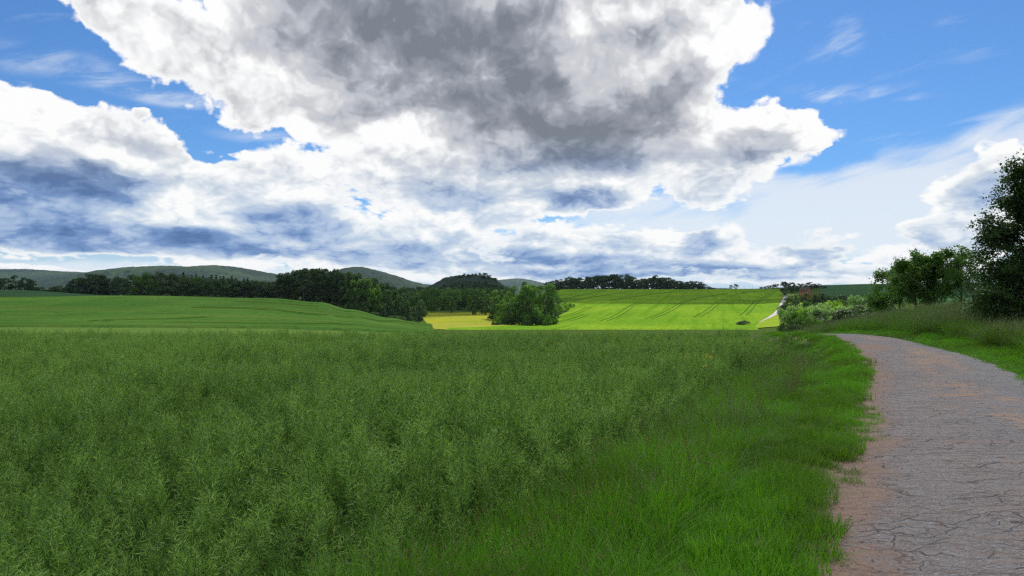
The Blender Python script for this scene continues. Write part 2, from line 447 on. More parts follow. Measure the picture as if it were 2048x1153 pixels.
def leaf_mat(name, a, b, tr, tw=0.35, rough=0.55, spec=0.3, zone=None, skew=1.0):
    """leaves: per-leaf and per-tree variation between colours a and b"""
    m, nt, out = new_mat(name)
    r = island_rand(nt).pow(skew); o = inst_rand(nt)
    c = mix(nt, (r * 0.65 + o * 0.35), a, b)
    if zone:                                     # patches of another hue
        c = mix(nt, noise(nt, objpos(nt), zone[1], 3).smooth(0.45, 0.62), c, zone[0])
    surf(nt, out, c, rough, spec=spec, transl=mix(nt, 1.0, c, tr, 'MULTIPLY'), tw=tw)
    return m
def field_mat(name, a, b, c3, scale=0.05, fine=3.0, tw=0.0, bump_d=0.15, streak=None, grain=0.35, haze=None):
    """a standing crop or sward seen from afar"""
    m, nt, out = new_mat(name)
    p = objpos(nt)
    n1 = noise(nt, p, scale, 4, 0.55); n2 = noise(nt, p, fine, 4, 0.65)
    c = mix(nt, n1.smooth(0.35, 0.65), a, b)
    c = mix(nt, (n2.smooth(0.35, 0.75) * grain * 2).clamp(), c, c3)
    if streak:
        ang_, sc, colr, amt = streak
        rt = node(nt, 'ShaderNodeVectorRotate', rotation_type='Z_AXIS'); rt.inputs['Angle'].default_value = R(ang_); link(nt, p, rt.inputs[0])
        n3 = noise(nt, scaled(nt, V(nt, rt.outputs[0]), (sc, sc * 0.04, 0.0)), 1.0, 4, 0.6)
        c = mix(nt, n3.smooth(0.45, 0.72) * amt, c, colr)
    surf(nt, out, c, 0.9, bump=n2, bump_d=bump_d, bump_s=0.7, spec=0.0)
    return m

# soil and rough grass under everything
M_ground, nt, out = new_mat('grassy_ground')
p = objpos(nt)
n1 = noise(nt, p, 0.7, 4, 0.6); n2 = noise(nt, p, 9.0, 5, 0.65)
c = mix(nt, n1.smooth(0.35, 0.65), (0.045, 0.085, 0.018), (0.06, 0.10, 0.02))
c = mix(nt, n2.smooth(0.5, 0.75), c, (0.075, 0.06, 0.035))
surf(nt, out, c, 0.95, bump=n2, bump_d=0.04, spec=0.0)

# ground sheet ----------------------------------------------------
ry = np.concatenate([-np.geomspace(60, 1, 30), np.linspace(-0.5, 45, 230), np.geomspace(45.5, 1100, 330), np.geomspace(1150, 14000, 40)])
nc = 420
tt = np.linspace(-1, 1, nc); tt = np.sign(tt) * np.abs(tt) ** 1.15
W = 40 + 1.25 * np.maximum(ry, 0)
XX = tt[None, :] * W[:, None]; YY = np.repeat(ry[:, None], nc, 1)
ZZ = ground_z(XX, YY)
# keep the sheet a little under the lane
s_ = lane_s(XX, YY); onlane = (s_ < 0.72) & (s_ > -lane_w(YY) * 0.88 - 0.2) & (YY < 90)
ZZ = ZZ - 0.05 * onlane
me = mesh_np('ground', np.stack([XX, YY, ZZ], 2).reshape(-1, 3), grid_faces(len(ry), nc), [M_ground], True)
tag(add('ground', me), kind='structure')

# ================================================================ lane
def ribbon(name, pts_l, pts_r, mats, dz=0.012, across=24, kind='structure', step=0.25, vscale=1.0, zfun=None, label=None, smooth=True):
    """a surface between two lines, laid on the ground; UVs in metres (across, along)"""
    L = np.asarray(pts_l, float); Rr = np.asarray(pts_r, float)
    mid = (L + Rr) / 2
    d = np.concatenate([[0], np.cumsum(np.hypot(*np.diff(mid, axis=0).T))])
    n = max(2, int(d[-1] / step))
    t = np.linspace(0, d[-1], n)
    l = np.stack([np.interp(t, d, L[:, i]) for i in (0, 1)], 1); r = np.stack([np.interp(t, d, Rr[:, i]) for i in (0, 1)], 1)
    a = np.linspace(0, 1, across)
    Pxy = l[:, None, :] * (1 - a[None, :, None]) + r[:, None, :] * a[None, :, None]
    z = (zfun or ground_z)(Pxy[..., 0], Pxy[..., 1]) + dz
    wid = np.hypot(*(r - l).T)
    uv = np.stack([a[None, :] * wid[:, None], np.repeat(t[:, None], across, 1)], 2)
    me = mesh_np(name, np.concatenate([Pxy, z[..., None]], 2).reshape(-1, 3), grid_faces(n, across), mats, smooth, uv=uv.reshape(-1, 2))
    return tag(add(name, me), label, kind=kind)
def smooth_line(L, n=400):
    """resample a polyline and round its corners"""
    L = np.asarray(L, float)
    d = np.concatenate([[0], np.cumsum(np.hypot(*np.diff(L, axis=0).T))])
    t = np.linspace(0, d[-1], n); P_ = np.stack([np.interp(t, d, L[:, i]) for i in (0, 1)], 1)
    k = max(3, n // (len(L) * 2)) | 1
    ker = np.hanning(k + 2)[1:-1]; ker /= ker.sum()
    Q = np.pad(P_, ((k // 2, k // 2), (0, 0)), mode='edge')
    return np.stack([np.convolve(Q[:, i], ker, 'valid') for i in (0, 1)], 1)
LS = smooth_line(LANE_L[:14])
# asphalt lane with red soil washed over its left edge and its middle
M_lane, nt, out = new_mat('cracked_asphalt')
uvn = node(nt, 'ShaderNodeUVMap'); uvn.uv_map = 'UVMap'; UV = V(nt, uvn.outputs[0])          # metres across and along
su = node(nt, 'ShaderNodeSeparateXYZ'); link(nt, UV, su.inputs[0]); U_, W_ = V(nt, su.outputs[0]) - 1.0, V(nt, su.outputs[1])
pn = noise(nt, UV, 0.9, 5, 0.6); pf = noise(nt, UV, 70.0, 3, 0.7); pm = noise(nt, UV, 12.0, 5, 0.65)
peb = node(nt, 'ShaderNodeTexVoronoi'); peb.inputs['Scale'].default_value = 60.0; link(nt, UV, peb.inputs[0])
PEB = V(nt, peb.outputs['Color']); PD = V(nt, peb.outputs['Distance'])
pebv = vmath(nt, 'DOT_PRODUCT', PEB, (0.5, 0.3, 0.2))
base = mix(nt, pn.smooth(0.3, 0.7), (0.205, 0.187, 0.170), (0.270, 0.243, 0.220))
base = mix(nt, pebv.smooth(0.50, 0.75) * 0.8, base, (0.38, 0.35, 0.33))
base = mix(nt, pebv.smooth(0.34, 0.24) * 0.8, base, (0.085, 0.08, 0.08))
base = mix(nt, U_.smooth(1.0, 2.6, 0.75, 0.0) * pm.smooth(0.35, 0.65), base, (0.28, 0.205, 0.155))
base = mix(nt, pm.smooth(0.5, 0.75) * 0.5, base, (0.19, 0.155, 0.14))
# fine soil in the pores, in drifts lying across the lane
wob = noise(nt, UV, 1.3, 3, 0.5)
drift = noise(nt, vmath(nt, 'MULTIPLY', UV, (0.65, 5.5, 1.0)), 1.0, 5, 0.62, dist=0.3)
band = noise(nt, vmath(nt, 'MULTIPLY', UV, (1.0, 0.16, 1.0)), 1.2, 3, 0.5)
# the drift belt wanders from the middle of the lane (near) to its left side
centre = 1.65 + 0 * U_
belt = ((U_ - 1.75 + (wob - 0.5) * 1.4)._m('ABSOLUTE')).smooth(0.1, 1.0, 1.0, 0.0)
faraway = W_.smooth(24.0, 31.0, 0.15, 1.0)
dr = (drift * 1.0 + (band - 0.5) * 0.9 + (pm - 0.5) * 0.35) 
dmask = (dr.smooth(0.47, 0.60) * belt * faraway).clamp()
leftd = (U_ + (pn - 0.5) * 1.3 + (pm - 0.5) * 1.3).smooth(0.15, 0.50, 1.0, 0.0)
patch = (U_ + (pn - 0.5) * 0.9 + (pm - 0.5) * 0.7)
patchm = patch.smooth(0.9, 1.5, 1.0, 0.0) * W_.smooth(41.5, 42.6) * W_.smooth(44.5, 45.5, 1.0, 0.0)
soil = mix(nt, pm.smooth(0.3, 0.7), (0.26, 0.150, 0.095), (0.40, 0.260, 0.175))
soil = mix(nt, pebv.smooth(0.7, 0.8) * 0.5, soil, (0.38, 0.31, 0.26))
soil = mix(nt, pf.smooth(0.5, 0.7) * 0.5, soil, (0.12, 0.08, 0.06))
sand = mix(nt, pm.smooth(0.3, 0.7), (0.40, 0.24, 0.14), (0.50, 0.32, 0.19))
col_ = mix(nt, (drift.smooth(0.4, 0.75) * 0.35 * belt), base, (0.25, 0.18, 0.145))
col_ = mix(nt, dmask * 0.8, col_, sand)
col_ = mix(nt, leftd.max(patchm), col_, soil)
# cracks: mostly across the lane, some along it
cw = noise(nt, vmath(nt, 'MULTIPLY', UV, (1.0, 1.0, 1.0)), 1.1, 4, 0.6, color=True)
cw2 = vmath(nt, 'MULTIPLY', vmath(nt, 'SUBTRACT', cw, (0.5, 0.5, 0.5)), (0.5, 0.8, 0))
UVw = vmath(nt, 'ADD', UV, cw2)
vr = node(nt, 'ShaderNodeTexVoronoi', feature='DISTANCE_TO_EDGE', voronoi_dimensions='2D'); vr.inputs['Scale'].default_value = 1.0
link(nt, vmath(nt, 'MULTIPLY', UVw, (0.8, 6.2, 1.0)), vr.inputs[0])
vr2 = node(nt, 'ShaderNodeTexVoronoi', feature='DISTANCE_TO_EDGE', voronoi_dimensions='2D'); vr2.inputs['Scale'].default_value = 1.0
link(nt, vmath(nt, 'ADD', vmath(nt, 'MULTIPLY', UVw, (1.9, 3.1, 1.0)), (5.3, 1.7, 0)), vr2.inputs[0])
some = noise(nt, UV, 0.8, 3, 0.5)
ck1 = V(nt, vr.outputs[0]).smooth(0.002, 0.024, 1.0, 0.0) * noise(nt, UV, 1.6, 4, 0.65).smooth(0.26, 0.40)
ck2 = V(nt, vr2.outputs[0]).smooth(0.002, 0.018, 1.0, 0.0) * some.smooth(0.44, 0.58)
vr3 = node(nt, 'ShaderNodeTexVoronoi', feature='DISTANCE_TO_EDGE', voronoi_dimensions='2D'); vr3.inputs['Scale'].default_value = 1.0
link(nt, vmath(nt, 'ADD', vmath(nt, 'MULTIPLY', UVw, (1.3, 8.5, 1.0)), (2.1, 9.7, 0)), vr3.inputs[0])
ck3 = V(nt, vr3.outputs[0]).smooth(0.004, 0.026, 0.5, 0.0) * noise(nt, UV, 1.9, 3, 0.6).smooth(0.40, 0.52) * U_.smooth(1.2, 2.4, 1.0, 0.0)
fade_r = U_.smooth(1.9, 3.1, 1.0, 0.10) * W_.smooth(36.0, 44.0, 1.0, 0.3)
ck = ck1.max(ck2).max(ck3) * fade_r * leftd.smooth(0.0, 1.0, 1.0, 0.25)
col_ = mix(nt, ck * 0.72, col_, (0.055, 0.045, 0.040))
edge_g = (U_ - 3.35 + (pm - 0.5) * 0.35).smooth(0.0, 0.22)
hgt = pf * 0.4 + PD * 0.7 + pm * 0.7 - ck * 2.4 + dmask * 0.5 + leftd * pm * 1.5
surf(nt, out, col_, pm.smooth(0.3, 0.8, 0.62, 0.9), bump=hgt, bump_d=0.012, bump_s=0.8, spec=0.35)
lr = LS + np.stack([lane_w(LS[:, 1]), 0 * LS[:, 1]], 1)
ribbon('road', LS - np.array([1.0, 0]), lr, [M_lane], dz=0.006, across=50, step=0.12)
# ================================================================ far fields
def px_grid(rows, nx=120, ny=90):
    """rows: (y, x_left, x_right) down the photograph -> ground points"""
    rows = sorted(rows, reverse=True)
    ys = np.array([r[0] for r in rows]); xl = [r[1] for r in rows]; xr = [r[2] for r in rows]
    def coarse(n, m):
        yy = np.linspace(ys[0], ys[-1], n); out = np.zeros((n, m, 2))
        for i, y in enumerate(yy):
            a = np.interp(-y, -ys, xl); b = np.interp(-y, -ys, xr)
            for j, x in enumerate(np.linspace(a, b, m)): out[i, j] = hit(x, y)
        return out
    C = coarse(36, 24)
    a, b = np.linspace(0, 35, ny), np.linspace(0, 23, nx)
    i, j = np.minimum(a.astype(int), 34), np.minimum(b.astype(int), 22); fa, fb = (a - i)[:, None, None], (b - j)[None, :, None]
    g = lambda p, q: C[p][:, q]
    return (g(i, j) * (1 - fb) + g(i, j + 1) * fb) * (1 - fa) + (g(i + 1, j) * (1 - fb) + g(i + 1, j + 1) * fb) * fa
def sheet(name, G, mats, dz, skirt=True, mat_idx=None, label=None):
    ny, nx = G.shape[:2]
    z = ground_z(G[..., 0], G[..., 1]) + dz
    if skirt:
        z[0] -= dz + 0.1; z[-1] -= dz + 0.1; z[:, 0] -= dz + 0.1; z[:, -1] -= dz + 0.1
    me = mesh_np(name, np.concatenate([G, z[..., None]], 2).reshape(-1, 3), grid_faces(ny, nx), mats, True, mat_idx=mat_idx)
    return tag(add(name, me), label, kind='structure')
def ug_grid(x0, x1, y0, y1, nx=160, ny=90):
    u = (np.linspace(x0, x1, nx) - CX) / F; ys = np.geomspace(y0, y1, ny)
    Y = np.repeat(ys[:, None], nx, 1); return np.stack([u[None, :] * Y, Y], 2)

M_barley = field_mat('young_barley', (0.130, 0.255, 0.018), (0.215, 0.330, 0.024), (0.080, 0.185, 0.014), 0.025, 0.7, bump_d=0.35, grain=0.5, streak=(16, 0.30, (0.085, 0.19, 0.010), 0.9))
M_tram, nt, out = new_mat('wheel_track'); surf(nt, out, (0.05, 0.11, 0.014), 1.0, spec=0.0)
M_wheat = field_mat('green_wheat', (0.036, 0.095, 0.018), (0.066, 0.142, 0.026), (0.022, 0.062, 0.012), 0.03, 1.0, streak=(-78, 0.25, (0.095, 0.125, 0.030), 0.7))
M_strip = field_mat('pale_grain', (0.080, 0.140, 0.032), (0.10, 0.165, 0.036), (0.06, 0.11, 0.022), 0.1, 2.5)
M_dark = field_mat('dark_crop', (0.05, 0.11, 0.045), (0.06, 0.125, 0.05), (0.04, 0.09, 0.035), 0.02, 1.0, streak=(-85, 0.2, (0.035, 0.08, 0.03), 0.5))
M_mead = field_mat('mown_meadow', (0.27, 0.31, 0.014), (0.185, 0.27, 0.012), (0.27, 0.225, 0.06), 0.06, 0.8, streak=(75, 0.35, (0.32, 0.25, 0.075), 0.9))
M_rough = field_mat('rough_grass', (0.15, 0.18, 0.04), (0.20, 0.20, 0.06), (0.10, 0.13, 0.03), 0.15, 2.5)

G = px_grid([(660,880,1520),(657,940,1516),(653.5,1020,1512),(645,1085,1522),(635,1112,1540),(622,1138,1552),(610,1138,1560),(600,1122,1566),(590,1114,1566),(581,1112,1562),(579.5,1112,1560)], 150, 130)
sheet('barley_field', G, [M_barley], 0.35)
G = px_grid([(659,868,1050),(650,855,1060),(640,846,1065),(630,842,1050),(625,842,1035)], 70, 50)
sheet('meadow', G, [M_mead], 0.12)
sheet('wheat_field', ug_grid(-520, 868, 84, 262), [M_wheat], 0.55)
sheet('grain_strip', ug_grid(-520, 900, 56, 81, 160, 30), [M_strip], 0.35)
sheet('dark_field', ug_grid(-520, 330, 268, 372, 90, 40), [M_dark], 0.4)
G = px_grid([(606,1655,2400),(598,1645,2400),(588,1640,2400),(578,1640,2400),(571,1640,2400),(568.5,1640,2400)], 110, 60)
tag(sheet('dark_field', G, [M_dark], 0.4), kind='structure')
# wheel tracks of the sprayer, pairs of lines in the barley
def track(pts, w=0.42, gap=2.4, pair=True, name='wheel_track', mat=None, dz=0.42):
    c = smooth_line(hits(pts), 60)
    d = np.gradient(c, axis=0); nrm = np.stack([d[:, 1], -d[:, 0]], 1) / np.hypot(*d.T)[:, None]
    for off in ((-gap / 2, gap / 2) if pair else (0,)):
        ribbon(name, c + nrm * (off - w / 2), c + nrm * (off + w / 2), [mat or M_tram], dz=dz, across=3, step=3)
TRK = [[(1175,630),(1160,636),(1140,643),(1110,648)],[(1178,616),(1170,621),(1150,629),(1120,638)],[(1285,606),(1266,612),(1250,624),(1225,638),(1205,645)],
       [(1455,588),(1400,597),(1368,605),(1345,620),(1318,633),(1295,641)],
       [(1540,580),(1500,585),(1462,593),(1440,605),(1418,622),(1392,637)],
       [(1553,579),(1546,587),(1530,596),(1512,606),(1500,620),(1484,634)]]
for t_ in TRK: track(t_)
for t_ in [[(1210,582),(1170,590),(1128,600)],[(1290,580),(1210,592),(1150,602)],[(1380,580),(1290,592),(1215,603)],[(1130,603),(1300,602),(1440,604),(1560,603)]][:3]:
    track(t_, w=1.2, pair=False)
for t_ in [[(640,612),(560,606),(500,604)],[(760,640),(680,626),(560,612),(470,607)],[(840,655),(740,645),(640,636),(500,622),(380,620)],[(420,640),(340,645),(230,646),(190,650)],[(330,652),(560,656),(700,655)]]:
    track(t_, w=0.7, gap=2.0, pair=True, dz=0.60)
# the lane again, pale and sunlit, climbing past the barley
M_track, nt, out = new_mat('pale_track'); p = objpos(nt)
surf(nt, out, mix(nt, noise(nt, p, 0.5, 4).smooth(0.3, 0.7), (0.36, 0.33, 0.33), (0.46, 0.42, 0.41)), 0.9)
cp = [(1458,658.5),(1480,655),(1500,651),(1520,643.5),(1536,637),(1550,630),(1558,621),(1563,612),(1567,604),(1571,596),(1577,590)]
c_ = smooth_line(hits(cp), 80); d = np.gradient(c_, axis=0); nr = np.stack([d[:, 1], -d[:, 0]], 1) / np.hypot(*d.T)[:, None]
ribbon('farm_track', c_ - nr * 1.1, c_ + nr * 1.1, [M_track], dz=0.25, across=4, step=3)
ribbon('grass_verge', c_ - nr * 7.5, c_ - nr * 1.1, [M_rough], dz=0.22, across=5, step=3)
ribbon('grass_verge', c_ + nr * 1.1, c_ + nr * 13, [field_mat('valley_grass', (0.2,0.3,0.03),(0.26,0.33,0.03),(0.15,0.22,0.02), 0.1, 2)], dz=0.2, across=6, step=3)

# ================================================================ wooded hills
M_hill, nt, out = new_mat('hill_forest')
p = objpos(nt)
h1 = noise(nt, p, 0.0035, 4, 0.55); h2 = noise(nt, p, 0.06, 3, 0.6)
c = mix(nt, h1.smooth(0.40, 0.62), (0.015, 0.036, 0.024), (0.042, 0.082, 0.034))  # light and cloud shade on the hills are put into these greens
c = mix(nt, h2.smooth(0.35, 0.65) * 0.8, c, (0.014, 0.028, 0.020))
surf(nt, out, c, 0.9, spec=0.05)
def crowns(X, Y, cell):
    """domes of tree crowns on a jittered grid"""
    gx, gy = X / cell, Y / cell; best = np.full(X.shape, 9.0)
    ix, iy = np.floor(gx).astype(int), np.floor(gy).astype(int)
    for a in (-1, 0, 1):
        for b in (-1, 0, 1):
            jx = _tab[(ix + a) % 256, (iy + b) % 256]; jy = _tab[(iy + b + 77) % 256, (ix + a + 31) % 256]
            hh = _tab[(ix + a + 9) % 256, (iy + b + 140) % 256]
            d2 = (gx - ix - a - jx) ** 2 + (gy - iy - b - jy) ** 2 - hh * 0.25
            best = np.minimum(best, d2)
    return np.sqrt(np.clip(1.0 - best, 0, None))
def hill(Yc, depth, prof, cell=14, amp=9, name='hill', base=560, mat=None, cols=420, rows=90, patches=None):
    xs = np.array([p[0] for p in prof], float); ys = np.array([p[1] for p in prof], float)
    u = np.linspace((xs[0] - CX) / F, (xs[-1] - CX) / F, cols)
    k = np.ones(9) / 9
    top = np.interp(u * F + CX, xs, ys); top = np.convolve(np.pad(top, 4, mode='edge'), k, 'valid')
    zt = EYE + (HY - top) / F * Yc
    yy = np.linspace(Yc - depth, Yc + depth * 0.6, rows)
    sft = np.where(yy < Yc, sstep(Yc - depth, Yc, yy) ** 0.8, 1 - 0.5 * sstep(Yc, Yc + depth * 0.6, yy))
    X = np.repeat((u * Yc)[None, :], rows, 0); Y = np.repeat(yy[:, None], cols, 1)
    Z = -6 + (zt[None, :] + 6 - amp) * sft[:, None]
    Z = Z + (fbm(X / 260, Y / 260, 3) - 0.5) * 46 * (sft[:, None] * (1 - sft[:, None]) * 4) + crowns(X, Y, cell) * amp * sstep(0, 0.1, sft)[:, None]
    me = mesh_np(name, np.stack([X, Y, Z], 2).reshape(-1, 3), grid_faces(rows, cols), [mat or M_hill], False)
    return tag(add(name, me), kind='structure')
hill(3600, 900, [(-700,552),(-300,545),(-60,541),(20,539),(60,539),(120,543),(190,546),(250,545),(330,542),(460,560),(520,572)], cell=26, amp=16, cols=560, rows=70)
hill(2600, 700, [(120,585),(180,565),(240,550),(285,539),(320,533),(345,532),(400,535),(432,531),(470,534),(510,541),(560,550),(610,562),(700,580)], cell=20, amp=12, cols=480, rows=80)
hill(2200, 550, [(560,590),(620,565),(670,545),(700,537),(722,534),(745,539),(775,547),(800,555),(830,567),(880,575),(960,580),(1040,586)], cell=18, amp=11, cols=420, rows=80)
hill(5200, 900, [(900,590),(960,570),(1000,560),(1035,557),(1060,560),(1085,566),(1120,574),(1180,586)], cell=34, amp=14, cols=200, rows=40)
hill(7000, 900, [(1380,588),(1415,578),(1440,576),(1465,580),(1500,588)], cell=40, amp=10, cols=80, rows=20)
# small sunlit fields on the far slope at the left
M_ff = field_mat('far_meadow', (0.26,0.36,0.06), (0.20,0.30,0.05), (0.30,0.38,0.10), 0.01, 0.05, bump_d=0.0)
def slope_patch(pts, Yd, name='meadow'):
    v = [((x - CX) / F * Yd, Yd + (590 - y) * 6, EYE + (HY - y) / F * Yd) for x, y in pts]
    n = len(v); low = [(a, b + 30, c - 60) for a, b, c in v]
    me = bpy.data.meshes.new(name); me.from_pydata(v + low, [], [list(range(n))] + [[i, (i + 1) % n, n + (i + 1) % n, n + i] for i in range(n)])
    me.materials.append(M_ff); return tag(add(name, me), kind='structure')
slope_patch([(72,574),(105,575.5),(150,570),(162,559),(120,562),(74,563)], 2500)

# ================================================================ unseen clouds above the frame, added to shade the foreground and the upper fields
M_cloud, nt, out = new_mat('cloud')
dfb = node(nt, 'ShaderNodeBsdfDiffuse'); dfb.inputs[0].default_value = (0.9, 0.9, 0.92, 1)
trb = node(nt, 'ShaderNodeBsdfTranslucent'); trb.inputs[0].default_value = (0.9, 0.9, 0.92, 1)
mx = node(nt, 'ShaderNodeMixShader'); mx.inputs[0].default_value = 0.6
nt.links.new(dfb.outputs[0], mx.inputs[1]); nt.links.new(trb.outputs[0], mx.inputs[2]); thn = node(nt, 'ShaderNodeBsdfTransparent'); m2 = node(nt, 'ShaderNodeMixShader')
nt.links.new(mx.outputs[0], m2.inputs[1]); nt.links.new(thn.outputs[0], m2.inputs[2])
link(nt, noise(nt, objpos(nt), 0.02, 3, 0.6).smooth(0.3, 0.7, 0.36, 0.62), m2.inputs[0])      # thin enough for a weak sun to come through
nt.links.new(m2.outputs[0], out.inputs[0])
CLOUD_H = 620.0
def cloud(shade, thick=45, label=None, seed=0):
    """a heap cloud whose shadow on the ground is the outline given (metres)"""
    off = np.array([SUN[0], SUN[1]]) / SUN[2] * CLOUD_H
    c = np.array(shade, float); c0 = c.mean(0)
    n, m = 160, 14
    d = np.concatenate([c, c[:1]]); dl = np.concatenate([[0], np.cumsum(np.hypot(*np.diff(d, axis=0).T))])
    t = np.linspace(0, dl[-1], n, endpoint=False)
    ring = np.stack([np.interp(t, dl, d[:, i]) for i in (0, 1)], 1)
    wig = (fbm(t / 45 + seed * 13, t * 0 + seed, 3) - 0.5) * 26
    out_ = (ring - c0) / np.hypot(*(ring - c0).T)[:, None]
    ring = ring + out_ * wig[:, None]
    vs, fs = [], []
    rr = np.concatenate([np.linspace(1, 0.02, m), np.linspace(0.02, 1, m)[:-1]])
    hh = np.concatenate([-0.25 * np.sqrt(1 - np.linspace(1, 0.02, m) ** 2), np.sqrt(1 - np.linspace(0.02, 1, m)[:-1] ** 2)])
    for r_, h_ in zip(rr, hh):
        xy = c0 + (ring - c0) * r_
        z = h_ * thick + (fbm(xy[:, 0] / 60, xy[:, 1] / 60, 3) - 0.5) * thick * (abs(h_) > 0.01)
        vs.append(np.column_stack([xy + off, CLOUD_H + z]))
    K = len(vs)
    for k in range(K):
        a, b = k * n, ((k + 1) % K) * n
        i = np.arange(n); j = (i + 1) % n
        fs.append(np.stack([a + i, a + j, b + j, b + i], 1))
    me = mesh_np('cloud', np.concatenate(vs), np.concatenate(fs), [M_cloud], True)
    return tag(add('cloud', me), label, kind='structure')
cloud([(-105,-45),(105,-45),(110,62),(60,56),(40,52),(-30,46),(-70,50),(-110,52)], thick=30, seed=1)
cloud([(-520,700),(-520,215),(-250,205),(-150,225),(-60,330),(10,470),(60,430),(130,402),(260,395),(420,330),(520,300),(520,760),(0,860)], seed=2)

# ================================================================ trees and bushes
M_bark, nt, out = new_mat('bark'); p = objpos(nt)
surf(nt, out, mix(nt, noise(nt, p, 6.0, 4).smooth(0.35, 0.65), (0.045, 0.035, 0.028), (0.10, 0.085, 0.07)), 0.95, bump=noise(nt, p, 20, 4), bump_d=0.03, spec=0.1)
L_dark = leaf_mat('dark_leaves', (0.034, 0.070, 0.021), (0.080, 0.136, 0.034), (1.2, 1.6, 0.7), 0.28)
L_mid = leaf_mat('green_leaves', (0.062, 0.122, 0.022), (0.115, 0.205, 0.034), (1.4, 1.8, 0.6), 0.36)
L_brite = leaf_mat('bright_leaves', (0.17, 0.29, 0.035), (0.26, 0.39, 0.05), (1.4, 1.7, 0.5), 0.42)
L_white = leaf_mat('silvery_leaves', (0.15, 0.28, 0.06), (0.42, 0.54, 0.22), (1.1, 1.3, 0.8), 0.35)
L_con = leaf_mat('dark_needles', (0.022, 0.034, 0.020), (0.036, 0.050, 0.028), (1.1, 1.3, 0.8), 0.10)
L_cherry = leaf_mat('cherry_leaves', (0.075, 0.140, 0.028), (0.145, 0.235, 0.048), (1.6, 2.1, 0.7), 0.42, 0.45, 0.4)
L_big = leaf_mat('broad_leaves', (0.028, 0.056, 0.018), (0.062, 0.110, 0.028), (1.6, 2.2, 0.7), 0.35, 0.45, 0.4)

def quads(cen, nrm, size, rs, aspect=0.62):
    """leaf shaped quads: a kite on each centre"""
    n = len(cen)
    a = rs.normal(size=(n, 3)); a -= nrm * (a * nrm).sum(1)[:, None]; a /= np.linalg.norm(a, axis=1)[:, None] + 1e-9
    b = np.cross(nrm, a)
    s = (size * rs.uniform(0.6, 1.35, n))[:, None]
    v = np.stack([cen - a * s * 0.5, cen + b * s * 0.5 * aspect + a * s * 0.05, cen + a * s * 0.55, cen - b * s * 0.5 * aspect + a * s * 0.05], 1)
    return v.reshape(-1, 3), np.arange(n * 4).reshape(n, 4)
def unit(v): return v / (np.linalg.norm(v, axis=-1, keepdims=True) + 1e-9)
def leaf_balls(C, Rr, n, size, rs, fill=0.55, flat=0.8, tilt=0.7):
    w = Rr ** 2; k = rs.choice(len(C), n, p=w / w.sum())
    d = unit(rs.normal(size=(n, 3))); d[:, 2] = np.where(d[:, 2] < -0.35, -d[:, 2], d[:, 2]); d = unit(d)
    r = Rr[k] * (fill + (1.08 - fill) * rs.random(n) ** 0.6)
    cen = C[k] + d * r[:, None] * np.array([1, 1, flat])
    nrm = unit(d + rs.normal(size=(n, 3)) * tilt)
    return quads(cen, nrm, size, rs)
def tube(pts, rad, sides=6):
    pts = np.asarray(pts, float); rad = np.asarray(rad, float)
    t = unit(np.gradient(pts, axis=0)); up = np.where(np.abs(t[:, 2:3]) > 0.9, np.array([[1.0, 0, 0]]), np.array([[0, 0, 1.0]]))
    a = unit(np.cross(t, up)); b = np.cross(t, a)
    th = np.linspace(0, 2 * np.pi, sides, endpoint=False)
    v = pts[:, None] + rad[:, None, None] * (np.cos(th)[None, :, None] * a[:, None] + np.sin(th)[None, :, None] * b[:, None])
    f = []
    for i in range(len(pts) - 1):
        for j in range(sides): f.append([i * sides + j, i * sides + (j + 1) % sides, (i + 1) * sides + (j + 1) % sides, (i + 1) * sides + j])
    return v.reshape(-1, 3), np.array(f)
def join(parts):
    vs, fs, o = [], [], 0
    for v, f in parts: vs.append(v); fs.append(f + o); o += len(v)
    return np.concatenate(vs), np.concatenate(fs)

def proto_broad(seed, H=12.0, Rc=5.0, low=0.22, n=3400, size=0.55, lobes=26, mat=None, squat=1.0, name='tree'):
    rs = np.random.default_rng(seed)
    zc = H * (low + (1 - low) * 0.5); hz = H * (1 - low) * 0.5
    d = unit(rs.normal(size=(lobes, 3))); d[:, 2] = rs.uniform(-0.92, 1.0, lobes)
    q_ = np.sqrt(np.clip(1 - np.abs(d[:, 2]) ** 2.6, 0.12, 1)) / (np.hypot(d[:, 0], d[:, 1]) + 1e-6); d[:, 0] *= q_; d[:, 1] *= q_
    rad = rs.uniform(0.45, 0.82, lobes)
    C = np.stack([d[:, 0] * Rc * rad, d[:, 1] * Rc * rad, zc + d[:, 2] * hz * 0.86], 1)
    Rr = rs.uniform(0.20, 0.38, lobes) * Rc
    v, f = leaf_balls(C, Rr, n, size, rs)
    crown = mesh_np('crown', v, f, [mat])
    parts = []
    lean = rs.normal(size=2) * 0.03 * H
    tp = [(0, 0, -0.6), (lean[0] * .2, lean[1] * .2, H * 0.2), (lean[0] * .6, lean[1] * .6, H * .45), (lean[0], lean[1], H * .72)]
    parts.append(tube(tp, [H * .026, H * .021, H * .015, H * .005]))
    for k in rs.choice(lobes, 9, replace=False):
        z0 = H * rs.uniform(low * 0.9, 0.5); a = np.array([lean[0] * .5, lean[1] * .5, z0]); e = C[k]
        m = (a + e) / 2 + np.array([0, 0, -0.06 * H]) * 0.5
        parts.append(tube([a, m, e], [H * .011, H * .007, H * .002], 5))
    v, f = join(parts)
    return dict(trunk=mesh_np('trunk', v, f, [M_bark], True), crown=crown, H=H, W=Rc, kind=name)
